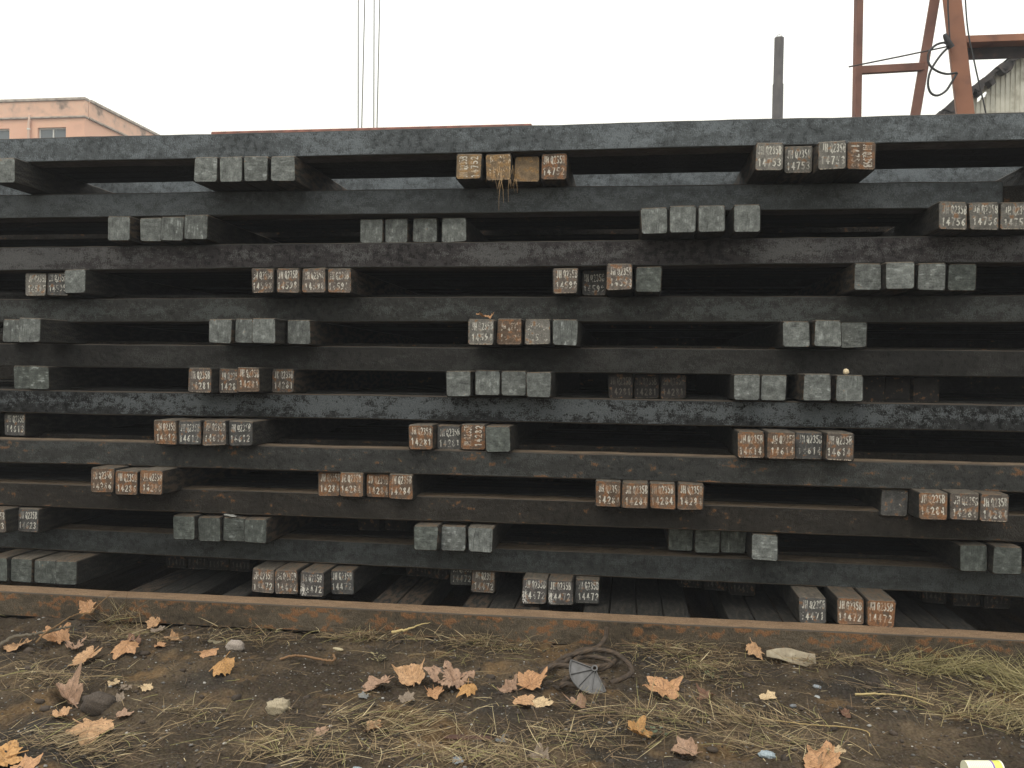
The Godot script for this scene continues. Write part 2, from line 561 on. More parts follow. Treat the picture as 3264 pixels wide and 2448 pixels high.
func inner(row: int, y: float, z: float, x0 := -6.4, x1 := 5.6) -> void:  # every face takes a dark strip: shade of the gaps put into the colour
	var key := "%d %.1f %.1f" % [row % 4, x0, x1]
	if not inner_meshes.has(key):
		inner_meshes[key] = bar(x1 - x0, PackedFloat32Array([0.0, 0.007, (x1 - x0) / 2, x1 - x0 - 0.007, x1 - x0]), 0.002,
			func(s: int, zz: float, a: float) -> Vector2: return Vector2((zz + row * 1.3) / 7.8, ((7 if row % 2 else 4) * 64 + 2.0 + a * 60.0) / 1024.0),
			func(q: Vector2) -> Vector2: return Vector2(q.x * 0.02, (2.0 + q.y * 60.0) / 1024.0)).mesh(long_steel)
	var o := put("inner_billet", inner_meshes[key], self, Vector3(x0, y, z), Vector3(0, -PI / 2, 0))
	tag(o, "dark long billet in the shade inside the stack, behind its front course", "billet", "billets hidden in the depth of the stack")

var inner_meshes := {}

# ---------------------------------------------------------------- ground
func ground_y(x: float, z: float) -> float:
	var near := smoothstep(9.0, 4.0, Vector2(x + 0.6, z - 0.5).length())
	var y := 0.012 + 0.006 * x * near
	y += lumps.get_noise_2d(x * 1.6, z * 1.6) * 0.030 * near
	y += lumps.get_noise_2d(x * 7.0 + 40.0, z * 7.0) * 0.038 * near
	y += bumps.get_noise_2d(x * 34.0, z * 34.0) * 0.014 * near
	y += bumps.get_noise_2d(x * 80.0, z * 80.0 + 9.0) * 0.006 * near
	# old wheel furrow running out towards the viewer on the left
	var f := z - (2.35 + (x + 1.9) * 1.25)
	y -= 0.030 * exp(-f * f * 40.0) * near * smoothstep(0.5, 1.0, z)
	y += 0.020 * exp(-(f - 0.28) * (f - 0.28) * 50.0) * near * smoothstep(0.5, 1.0, z)
	# soil kept low under the stack, banked up a little against the rail
	y -= 0.05 * smoothstep(0.14, -0.10, z) * smoothstep(7.5, 6.5, absf(x + 0.5)) * smoothstep(-5.0, -4.0, z)
	y += 0.012 * smoothstep(0.16, 0.0, absf(z - 0.32)) * near
	return y

func axis_lines(a: float, b: float, step: float, far: float) -> PackedFloat32Array:
	var r := PackedFloat32Array()
	var out := []
	var s := step
	var p := a
	while p > -far:
		s *= 1.35
		p -= s
		out.append(p)
	out.reverse()
	for e in out: r.append(e)
	var k := a
	while k < b:
		r.append(k)
		k += step
	s = step
	p = b
	while p < far:
		r.append(p)
		s *= 1.35
		p += s
	r.append(p)
	return r

func build_ground() -> void:
	var sh := Shape.new()
	var xs := axis_lines(-4.4, 2.8, 0.011, 400.0)
	var zs := axis_lines(0.15, 2.5, 0.010, 400.0)
	for z in zs:
		for x in xs:
			var y := ground_y(x, z)
			var a := lumps.get_noise_2d(x * 2.3 + 9.0, z * 2.3) * 0.5 + 0.5
			var b := bumps.get_noise_2d(x * 16.0, z * 16.0) * 0.5 + 0.5
			var d := bumps.get_noise_2d(x * 90.0 + 7.0, z * 90.0) * 0.5 + 0.5
			var c := Color(0.060, 0.047, 0.033).lerp(Color(0.125, 0.094, 0.060), smoothstep(0.40, 0.75, a * 0.5 + b * 0.5))
			var ochre := smoothstep(0.62, 0.78, lumps.get_noise_2d(x * 3.1 - 20.0, z * 3.1 + 5.0) * 0.5 + 0.5 + 0.12 * (d - 0.5))
			c = c.lerp(Color(0.20, 0.125, 0.058), ochre * 0.5)
			c = c.lerp(Color(0.042, 0.038, 0.033), smoothstep(0.60, 0.75, lumps.get_noise_2d(x * 1.9 + 70.0, z * 1.9) * 0.5 + 0.5) * 0.7)
			c = c * (0.72 + 0.56 * d)
			sh.add(Vector3(x, y, z), Vector3.UP, Vector2(x, z), Color(c.r, c.g, c.b, 1))
	var w := xs.size()
	for j in zs.size() - 1:
		for k in w - 1:
			var a := j * w + k
			sh.raw(a, a + 1, a + w + 1)
			sh.raw(a, a + w + 1, a + w)
	sh.smooth()
	if sh.n[w * zs.size() / 2].y < 0:
		for k in sh.n.size():
			sh.n[k] = -sh.n[k]
		for k in range(0, sh.i.size(), 3):
			var t := sh.i[k]
			sh.i[k] = sh.i[k + 1]
			sh.i[k + 1] = t
	var m := StandardMaterial3D.new()
	m.vertex_color_use_as_albedo = true
	m.roughness = 0.95
	m.metallic_specular = 0.2
	m.albedo_texture = noise_texture(0.05, [[0.0, Color(0.62, 0.60, 0.58)], [0.45, Color(0.86, 0.85, 0.84)], [0.7, Color(1, 1, 1)], [1.0, Color(1, 1, 1)]], 6, 512, 3)
	m.uv1_triplanar = true
	m.uv1_world_triplanar = true
	m.uv1_scale = Vector3.ONE * 2.2
	var nt := noise_texture(0.03, [[0.0, Color.BLACK], [1.0, Color.WHITE]], 6, 512, 17)
	nt.color_ramp = null
	nt.as_normal_map = true
	nt.bump_strength = 9.0
	m.normal_enabled = true
	m.normal_texture = nt
	m.normal_scale = 1.0
	var o := put("ground", sh.mesh(m))
	o.set_meta("kind", "structure")

func blade(sh: Shape, at: Vector3, dir: Vector3, length: float, width: float, bend: float, col: Color) -> void:
	var side := dir.cross(Vector3.UP)
	if side.length() < 0.1:
		side = Vector3.RIGHT
	side = (side.normalized() + Vector3(rng.randf_range(-.6, .6), rng.randf_range(-.6, .6), rng.randf_range(-.6, .6))).normalized()
	var p := at
	var d := dir.normalized()
	var turn := Vector3(rng.randf_range(-1, 1), -0.6, rng.randf_range(-1, 1)) * bend
	var first := sh.v.size()
	for k in 4:
		var wd := width * (1.0 if k < 2 else (0.8 if k == 2 else 0.25))
		var nn := d.cross(side).normalized()
		sh.add(p - side * wd, nn, Vector2.ZERO, col)
		sh.add(p + side * wd, nn, Vector2.ZERO, col)
		p += d * length / 3.0
		d = (d + turn).normalized()
		if p.y < ground_y(p.x, p.z) + 0.004:
			p.y = ground_y(p.x, p.z) + 0.004 + rng.randf() * 0.006
			d.y = absf(d.y) * 0.3
	for k in 3:
		var a := first + k * 2
		sh.raw(a, a + 1, a + 3)
		sh.raw(a, a + 3, a + 2)

func straw_colour() -> Color:
	var t := rng.randf()
	var c := Color(0.25, 0.18, 0.09)
	if t < 0.42:
		c = Color(0.15, 0.10, 0.052)
	elif t < 0.52:
		c = Color(0.42, 0.34, 0.19)
	elif t < 0.62:
		c = Color(0.23, 0.205, 0.075)
	return c * rng.randf_range(0.7, 1.1)

func patch(sh: Shape, x: float, z: float, rx: float, rz: float, count: int, length: float, lift := 0.25, heading := 0.0, spread := 3.2, green := 0.0) -> void:
	for k in int(count * 0.85):
		var px := x + rng.randfn() * rx * 0.55
		var pz := maxf(z + rng.randfn() * rz * 0.55, 0.285)
		var a := heading + rng.randf_range(-spread, spread)
		var d := Vector3(cos(a), rng.randf_range(-0.05, 1.0) * lift, -sin(a))
		var c := straw_colour()
		c = c.lerp(Color(0.24, 0.23, 0.08), green)
		c.a = 1
		if pz < 0.36:
			d.z = absf(d.z)
		blade(sh, Vector3(px, ground_y(px, pz) + rng.randf() * 0.02 * (1.0 + lift * 3.0), pz), d, length * pow(rng.randf(), 1.4) * 1.15 + 0.025, rng.randf_range(0.0008, 0.0021), rng.randf_range(0.0, 0.26), c)

func build_grass() -> void:
	var m := StandardMaterial3D.new()
	m.vertex_color_use_as_albedo = true
	m.roughness = 0.8
	m.cull_mode = BaseMaterial3D.CULL_DISABLED
	var sh := Shape.new()
	patch(sh, -3.08, 0.36, 0.12, 0.06, 260, 0.17, 1.3)
	patch(sh, -2.95, 0.55, 0.26, 0.12, 320, 0.13, 0.3)
	patch(sh, -2.20, 0.46, 0.30, 0.10, 330, 0.15, 0.25)
	patch(sh, -2.85, 1.30, 0.30, 0.16, 420, 0.17, 0.3)
	patch(sh, -2.30, 1.98, 0.34, 0.14, 560, 0.17, 0.35, 0.3, 1.2)
	patch(sh, -1.95, 1.60, 0.30, 0.10, 160, 0.15, 0.2)
	patch(sh, -1.35, 1.90, 0.30, 0.16, 560, 0.15, 0.3)
	patch(sh, -1.05, 1.58, 0.30, 0.13, 520, 0.16, 0.35, 0.2, 1.3)
	patch(sh, -0.60, 1.86, 0.42, 0.16, 820, 0.16, 0.4)
	patch(sh, -0.25, 1.62, 0.36, 0.14, 260, 0.20, 0.25)
	patch(sh, -1.52, 0.36, 0.26, 0.06, 460, 0.15, 0.4)
	patch(sh, -0.80, 0.40, 0.34, 0.07, 520, 0.14, 0.4)
	patch(sh, -0.90, 0.62, 0.30, 0.10, 130, 0.16, 0.15)
	patch(sh, 0.25, 0.38, 0.34, 0.07, 460, 0.13, 0.4)
	patch(sh, 0.45, 0.60, 0.22, 0.24, 640, 0.13, 0.35)
	patch(sh, 0.05, 1.36, 0.26, 0.16, 300, 0.24, 0.35)
	patch(sh, 0.50, 1.30, 0.34, 0.16, 520, 0.17, 0.4, 2.6, 1.2)
	patch(sh, 0.65, 1.58, 0.30, 0.10, 340, 0.17, 0.35)
	patch(sh, 1.15, 0.46, 0.34, 0.10, 420, 0.13, 0.3)
	patch(sh, 1.70, 0.44, 0.32, 0.14, 900, 0.19, 0.6, 0.2, 1.6, 0.35)
	patch(sh, 1.98, 0.62, 0.22, 0.20, 700, 0.20, 0.6, 2.6, 1.2, 0.4)
	patch(sh, 1.45, 0.95, 0.34, 0.20, 420, 0.15, 0.25)
	patch(sh, 1.75, 1.12, 0.26, 0.18, 620, 0.18, 0.5, 0.4, 1.4, 0.2)
	patch(sh, -0.5, 1.1, 2.6, 0.9, 520, 0.07, 0.10)
	patch(sh, -0.5, 1.2, 2.8, 0.9, 230, 0.16, 0.15)
	patch(sh, -5.2, 0.9, 1.0, 0.8, 700, 0.16, 0.3)
	patch(sh, 3.4, 0.9, 1.0, 0.8, 900, 0.18, 0.4, 0.0, 3.2, 0.2)
	var o := put("dry_grass", sh.mesh(m))
	o.set_meta("kind", "stuff")
	tag(o, "dry straw coloured grass scattered over the bare soil before the stack", "grass")

func pebble(sd: int) -> ArrayMesh:
	var sh := Shape.new()
	var f := FastNoiseLite.new()
	f.seed = sd
	f.frequency = 0.9
	for j in 6:
		for k in 8:
			var a := TAU * k / 8
			var b := PI * j / 5 - PI / 2
			var p := Vector3(cos(a) * cos(b), sin(b) * 0.6, sin(a) * cos(b))
			sh.add(p * (1.0 + 0.5 * f.get_noise_3dv(p)), p)
	for j in 5:
		for k in 8:
			sh.quad(j * 8 + k, j * 8 + (k + 1) % 8, (j + 1) * 8 + (k + 1) % 8, (j + 1) * 8 + k)
	var m := StandardMaterial3D.new()
	m.vertex_color_use_as_albedo = true
	m.roughness = 0.9
	return sh.mesh(m)

func build_gravel() -> void:
	for kind in 2:
		var mm := MultiMesh.new()
		mm.transform_format = MultiMesh.TRANSFORM_3D
		mm.use_colors = true
		mm.mesh = pebble(kind + 4)
		mm.instance_count = 3200 if kind == 0 else 2600
		for k in mm.instance_count:
			var x := rng.randf_range(-3.8, 2.4)
			var z := rng.randf_range(0.3, 2.4)
			var s := rng.randf_range(0.002, 0.0055) if k % 12 else rng.randf_range(0.006, 0.011)
			if kind == 1:
				s *= 1.9 if k % 9 else 3.2      # clods of soil
			mm.set_instance_transform(k, Transform3D(Basis(Vector3.UP, rng.randf() * TAU) * Basis.from_scale(Vector3(s, s * rng.randf_range(0.5, 1.0), s * rng.randf_range(0.6, 1.1))), Vector3(x, ground_y(x, z) + s * 0.2, z)))
			var g := rng.randf_range(0.05, 0.22) if k % 7 else rng.randf_range(0.3, 0.5)
			mm.set_instance_color(k, Color(g, g * 0.95, g * 0.86) if kind == 0 else Color(0.055, 0.040, 0.028) * rng.randf_range(0.7, 1.3))
		var o := MultiMeshInstance3D.new()
		o.name = "gravel" if kind == 0 else "soil_crumbs"
		o.multimesh = mm
		add_child(o, true)
		o.set_meta("kind", "stuff")
		tag(o, "small pale gravel strewn over the dark soil" if kind == 0 else "loose dark crumbs of soil over the ground", "gravel" if kind == 0 else "soil")

# ---------------------------------------------------------------- fallen leaves
var leaf_paint := {}

func leaf_texture() -> ImageTexture:
	var n := 160
	var im := Image.create(n, n, false, Image.FORMAT_RGB8)
	var dirs := [90.0, 38.0, 142.0, -12.0, 192.0]
	for y in n:
		for x in n:
			var p := Vector2(x - n / 2.0, n / 2.0 - y) / (n / 2.0) - Vector2(0, -0.34)
			var q := ((y * 3) & 511) * 512 + ((x * 3) & 511)
			var c := 0.88 + 0.22 * (medium[((y * 2) & 511) * 512 + ((x * 2) & 511)] / 255.0 - 0.5) + 0.06 * (fine[q] / 255.0 - 0.5)
			var vein := 0.0
			for a: float in dirs:
				var d := Vector2(cos(deg_to_rad(a)), sin(deg_to_rad(a)))
				var along := p.dot(d)
				var off := absf(p.cross(d))
				if along > 0.0:
					vein = maxf(vein, smoothstep(0.028, 0.008, off))
					var rib := absf(fposmod(along * 6.0 - off * 5.0, 1.0) - 0.5)
					vein = maxf(vein, smoothstep(0.44, 0.5, rib) * 0.45 * smoothstep(0.3, 0.05, off))
			c *= 1.0 - 0.13 * vein
			var spot := smoothstep(0.70, 0.80, medium[((y * 5) & 511) * 512 + ((x * 5 + 77) & 511)] / 255.0)
			c *= 1.0 - 0.45 * spot
			c = clampf(c, 0.0, 1.0)
			im.set_pixel(x, y, Color(c, c * (0.98 - 0.04 * spot), c * 0.97))
	return ImageTexture.create_from_image(im)

func leaf_mesh(size: float, curl: float, fold: float, crumple: float, ragged: float, m: Material) -> ArrayMesh:
	var sh := Shape.new()
	var lobes := [[90.0, 1.0], [40.0, 0.92], [140.0, 0.92], [-14.0, 0.66], [194.0, 0.66]]
	var many := 84
	var rings := 6
	var off := rng.randf() * 500.0
	for l in lobes:
		l[0] += rng.randf_range(-9.0, 9.0)
		l[1] *= rng.randf_range(0.74, 1.12)
	for j in rings + 1:
		for k in many:
			var deg := 360.0 * k / many
			var r := 0.46
			for l in lobes:
				var d := absf(wrapf(deg - l[0], -180.0, 180.0))
				r = maxf(r, l[1] * (1.0 - pow(minf(d / 31.0, 1.0), 0.85) * 0.42))
			r += 0.06 * absf(fposmod(deg / 11.0, 1.0) - 0.5) * (1.0 if r > 0.4 else 0.3)
			r *= 1.0 + 0.34 * bumps.get_noise_2d(off + 9.0 * cos(deg_to_rad(deg)), 9.0 * sin(deg_to_rad(deg)))
			if absf(wrapf(deg - 270.0, -180.0, 180.0)) < 20.0:
				r *= 0.72
			var t := float(j) / rings
			var p := Vector2(cos(deg_to_rad(deg)), sin(deg_to_rad(deg))) * r * t
			var u := p + Vector2(0, -0.34)
			var lean := bumps.get_noise_2d(off, 7.0)
			var y := curl * 0.75 * (p.x * p.x * 0.9 + p.y * p.y * 0.35) * (1.0 + 0.6 * sin(deg_to_rad(deg * 2.0) + off))
			y += fold * absf(p.x) * 0.6 + lean * p.x * p.y * 0.5 + crumple * (bumps.get_noise_2d(off + p.x * 15.0, p.y * 15.0) * 0.36 + 0.06 * sin(p.x * 17.0 + off) * t)
			y += 0.07 * t * t * sin(deg_to_rad(deg * 3.0) + off) * (0.4 + crumple)
			var x := p.x * (1.0 - 0.35 * minf(absf(fold), 1.0))
			sh.add(Vector3(x, y, -p.y) * size * 0.55, Vector3.UP, u * 0.48 * Vector2(1, -1) + Vector2(0.5, 0.5))
	for j in rings:
		for k in many:
			var a := j * many + k
			var b := j * many + (k + 1) % many
			if ragged > 0.0 and bumps.get_noise_2d(off + sh.v[a].x / size * 30.0, sh.v[a].z / size * 30.0) > 0.62 - ragged:
				continue
			sh.raw(a, b, b + many)
			sh.raw(a, b + many, a + many)
	sh.smooth()
	return sh.mesh(m)

func leaf(x: float, z: float, size: float, turn: float, tilt: Vector2, form: Array, tone: String, label: String, up := 0.0) -> void:
	# form: curl, fold, crumple, raggedness
	var m: StandardMaterial3D = leaf_paint[tone]
	var mesh := leaf_mesh(size * 1.08, form[0], form[1], form[2], form[3], m)
	var b := Basis(Vector3.RIGHT, deg_to_rad(tilt.x * 0.6)) * Basis(Vector3.BACK, deg_to_rad(tilt.y)) * Basis(Vector3.UP, deg_to_rad(turn))
	var low := 9.0
	var vs: PackedVector3Array = mesh.surface_get_arrays(0)[Mesh.ARRAY_VERTEX]
	for k in range(0, vs.size(), 5):
		var p := b * vs[k]
		low = minf(low, p.y - ground_y(x + p.x, z + p.z))
	var o := put("fallen_leaf", mesh, self, Vector3(x, -low + 0.001 + up, z))
	o.basis = b
	var sh := Shape.new()
	var stem := PackedVector3Array()
	for k in 5:
		stem.append(Vector3(0.015 * sin(k * 0.8) * size, 0.02 * size * k, size * (0.06 + 0.09 * k)))
	sh.tube(stem, size * 0.012, 5)
	put("leaf_stalk", sh.mesh(m), o)
	tag(o, label, "leaf", "fallen leaves on the soil")

func build_leaves() -> void:
	var tex := leaf_texture()
	var tones := {"tan": Color8(194, 156, 114), "orange": Color8(190, 147, 104), "pink": Color8(170, 140, 114), "gold": Color8(192, 148, 90), "grey": Color8(140, 126, 108), "pale": Color8(216, 192, 150), "red": Color8(124, 92, 70), "slate": Color8(128, 130, 126)}
	for t in tones:
		var m := StandardMaterial3D.new()
		m.albedo_color = tones[t]
		m.albedo_texture = tex
		m.roughness = 0.7
		m.cull_mode = BaseMaterial3D.CULL_DISABLED
		m.backlight_enabled = true
		m.backlight = Color(tones[t]) * 0.35
		leaf_paint[t] = m
	leaf(-3.27, 0.68, 0.22, 70, Vector2(28, -14), [0.5, 0.25, 0.5, 0.05], "orange", "large crumpled orange leaf heaped beside the grey twig by the rail", 0.01)
	leaf(-3.40, 0.83, 0.18, 200, Vector2(8, 10), [0.2, 0.15, 0.4, 0.12], "tan", "tan leaf half under the grey twig at left edge")
	leaf(-3.09, 0.78, 0.13, 20, Vector2(10, 0), [0.5, 0.3, 0.6, 0.2], "pink", "small torn brown leaf between the orange heap and wide cupped leaf")
	leaf(-2.93, 0.90, 0.20, 165, Vector2(24, 12), [0.55, 0.1, 0.3, 0.0], "tan", "wide tan cupped leaf, left of the star shaped one")
	leaf(-2.74, 0.84, 0.185, 185, Vector2(20, -4), [-0.4, -0.25, 0.3, 0.0], "orange", "orange star shaped leaf with pointed lobes near left straw")
	leaf(-2.86, 0.35, 0.12, 30, Vector2(60, 8), [0.3, 0.1, 0.4, 0.05], "tan", "small tan leaf standing upright against the rusty rail", 0.02)
	leaf(-2.79, 0.44, 0.13, 300, Vector2(14, 20), [0.3, 0.2, 0.4, 0.0], "grey", "dull grey leaf below the upright leaf at the rail")
	leaf(-2.65, 0.49, 0.12, 100, Vector2(30, -20), [0.9, 0.5, 0.4, 0.0], "tan", "narrow folded tan leaf at the right of the dull grey one")
	leaf(-3.32, 0.32, 0.13, 10, Vector2(62, -10), [0.4, 0.1, 0.5, 0.2], "orange", "torn orange leaf propped on the rail behind tall grass", 0.06)
	leaf(-2.63, 0.69, 0.09, 250, Vector2(26, 6), [0.6, 0.4, 0.3, 0.0], "orange", "little bright orange leaf right of the red shrivelled one")
	leaf(-2.79, 0.70, 0.15, 80, Vector2(6, 4), [0.5, 0.6, 0.6, 0.1], "red", "dark red shrivelled leaf lying flat in the straw")
	leaf(-2.29, 0.79, 0.165, 285, Vector2(16, 14), [-0.5, -0.3, 0.2, 0.0], "orange", "orange leaf arched over the soil below the white block")
	leaf(-2.07, 1.06, 0.165, 170, Vector2(26, 4), [-1.1, -0.3, 0.3, 0.0], "gold", "golden leaf curled down like a claw on bare soil")
	leaf(-2.64, 1.50, 0.22, 60, Vector2(26, -22), [1.0, 0.8, 0.4, 0.0], "pink", "big rolled brown leaf beside the dark lump of soil", 0.01)
	leaf(-2.54, 1.69, 0.12, 220, Vector2(12, 10), [0.6, 0.3, 0.5, 0.05], "tan", "small cupped leaf just before the big rolled brown leaf")
	leaf(-2.33, 1.79, 0.25, 255, Vector2(14, 4), [0.15, -0.1, 0.25, 0.0], "tan", "broad flat tan leaf, the largest at lower left")
	leaf(-2.47, 2.16, 0.22, 120, Vector2(16, -6), [0.3, 0.1, 0.4, 0.0], "gold", "yellow leaf cut off by the lower left corner")
	leaf(-2.34, 2.22, 0.13, 20, Vector2(16, 6), [0.3, 0.1, 0.4, 0.0], "orange", "small yellow leaf touching the one in lower left corner")
	leaf(-1.30, 1.70, 0.085, 150, Vector2(20, 10), [0.3, 0.2, 0.3, 0.0], "pink", "tiny pinkish leaf at the edge of the straw by the white stone")
	leaf(-2.38, 1.50, 0.09, 40, Vector2(22, 12), [0.6, 0.3, 0.4, 0.0], "grey", "pale scrap of leaf behind the dark lump of soil")
	leaf(-2.27, 1.64, 0.09, 320, Vector2(10, 0), [0.5, 0.3, 0.4, 0.0], "pink", "narrow brown leaf scrap in straw above the broad flat leaf")
	leaf(-1.20, 1.15, 0.19, 100, Vector2(14, 16), [0.3, 0.2, 0.5, 0.05], "pink", "pinkish crumpled leaf, leftmost of the middle row of leaves")
	leaf(-1.06, 1.05, 0.23, 20, Vector2(30, 10), [0.6, 0.3, 0.4, 0.0], "tan", "large tan leaf with upturned edge in the middle row", 0.01)
	leaf(-0.86, 1.02, 0.25, 80, Vector2(22, -8), [0.4, 0.2, 0.8, 0.22], "pink", "ragged leaf full of holes in the middle row")
	leaf(-0.93, 1.12, 0.13, 200, Vector2(20, 0), [0.5, 0.3, 0.4, 0.05], "orange", "orange leaf tucked under the ragged leaf full of holes")
	leaf(-0.75, 1.18, 0.13, 190, Vector2(26, -6), [-0.5, -0.3, 0.3, 0.0], "gold", "yellow pointed leaf hanging from the ragged one's right end")
	leaf(-0.46, 1.04, 0.22, 330, Vector2(26, 4), [0.5, 0.2, 0.4, 0.0], "orange", "orange leaf spread beside the coil of wire rope", 0.01)
	leaf(-0.57, 1.04, 0.16, 60, Vector2(20, 14), [0.6, 0.4, 0.6, 0.15], "pink", "torn brown leaf left of the orange leaf by the rope")
	leaf(-0.48, 1.24, 0.13, 240, Vector2(20, 6), [0.2, 0.1, 0.3, 0.0], "tan", "tan leaf piece in front of the leaf by the rope")
	leaf(-0.38, 1.22, 0.12, 140, Vector2(12, -4), [0.2, 0.1, 0.4, 0.0], "pale", "pale yellow crinkled leaf between rope leaf and plastic segment")
	leaf(-0.20, 1.26, 0.13, 40, Vector2(24, 20), [1.1, 0.8, 0.3, 0.0], "pink", "rolled pink brown leaf below the plastic segment")
	leaf(0.20, 1.04, 0.25, 10, Vector2(24, -6), [0.3, 0.1, 0.4, 0.06], "orange", "flat orange star leaf with a hole, right of plastic segment")
	leaf(-1.10, 1.59, 0.12, 110, Vector2(18, 14), [0.5, 0.4, 0.3, 0.0], "tan", "small tan leaf lying on straw in front centre")
	leaf(0.06, 1.55, 0.15, 300, Vector2(10, -30), [0.7, 0.55, 0.2, 0.0], "gold", "long narrow yellow leaf rolled up beside the green weed", 0.01)
	leaf(0.27, 1.66, 0.16, 70, Vector2(18, 18), [1.0, 0.6, 0.3, 0.0], "pink", "curled pinkish leaf near the front, below the orange star leaf")
	leaf(-0.34, 1.80, 0.13, 10, Vector2(14, 0), [0.3, 0.2, 0.5, 0.0], "grey", "brown grey leaf caught in the front straw")
	leaf(-1.56, 0.33, 0.07, 10, Vector2(30, 0), [0.6, 0.3, 0.4, 0.0], "red", "small reddish leaf on grass against the rail")
	leaf(-1.03, 1.29, 0.10, 10, Vector2(14, 0), [0.3, 0.2, 0.5, 0.0], "grey", "grey limp leaf under the large leaf with upturned edge")
	leaf(-0.52, 1.66, 0.07, 40, Vector2(10, 0), [0.3, 0.1, 0.3, 0.0], "slate", "small slate grey leaf in the straw, right of rusty plate")
	leaf(-1.24, 1.28, 0.07, 70, Vector2(10, 0), [0.3, 0.1, 0.3, 0.0], "slate", "small grey leaf left of the grey limp leaf")
	leaf(0.24, 0.36, 0.06, 0, Vector2(30, 0), [0.5, 0.3, 0.3, 0.0], "red", "tiny red brown leaf at the rail behind the rope")
	leaf(0.72, 0.36, 0.16, 200, Vector2(46, -10), [-0.5, -0.2, 0.3, 0.0], "tan", "tan leaf leaning on the rail next to grey bark strip", 0.01)
	leaf(0.70, 0.93, 0.095, 300, Vector2(16, 8), [0.3, 0.2, 0.3, 0.0], "pale", "small pale leaf on bare soil right of the straw mat")
	leaf(0.40, 1.06, 0.11, 120, Vector2(16, 0), [0.9, 0.6, 0.6, 0.1], "red", "shrivelled red brown leaf right of the orange star leaf")
	leaf(0.80, 1.70, 0.20, 330, Vector2(20, 10), [0.4, 0.2, 0.3, 0.0], "orange", "orange leaf at bottom edge beside the blue grey shell")
	leaf(0.88, 1.62, 0.08, 30, Vector2(10, 0), [0.2, 0.2, 0.3, 0.0], "pale", "little greenish leaf behind the bottom edge orange leaf")
	leaf(-2.51, 1.33, 0.08, 20, Vector2(8, 0), [0.2, 0.2, 0.5, 0.25], "pale", "pale crumbled leaf scrap on bare soil, left of three above the dark lump")
	leaf(-2.43, 1.35, 0.09, 130, Vector2(8, 0), [0.2, 0.2, 0.5, 0.28], "grey", "greyish crumbled leaf scrap, middle of three above the dark lump")
	leaf(-2.36, 1.30, 0.08, 250, Vector2(8, 0), [0.2, 0.2, 0.5, 0.25], "pale", "pale crumbled leaf scrap, right of three above the dark lump")
	leaf(1.00, 1.20, 0.07, 200, Vector2(20, 0), [0.8, 0.5, 0.5, 0.0], "red", "tiny crumpled red leaf on the bare soil at right")

# ---------------------------------------------------------------- things lying on the ground
func curve_points(list: Array, steps := 12) -> PackedVector3Array:
	var c := Curve3D.new()
	for k in list.size():
		var t: Vector3 = (list[mini(k + 1, list.size() - 1)] - list[maxi(k - 1, 0)]) / 6.0
		c.add_point(list[k], -t, t)
	var r := PackedVector3Array()
	var n: int = (list.size() - 1) * steps
	for k in n + 1:
		r.append(c.samplef(float(k) / steps))
	return r

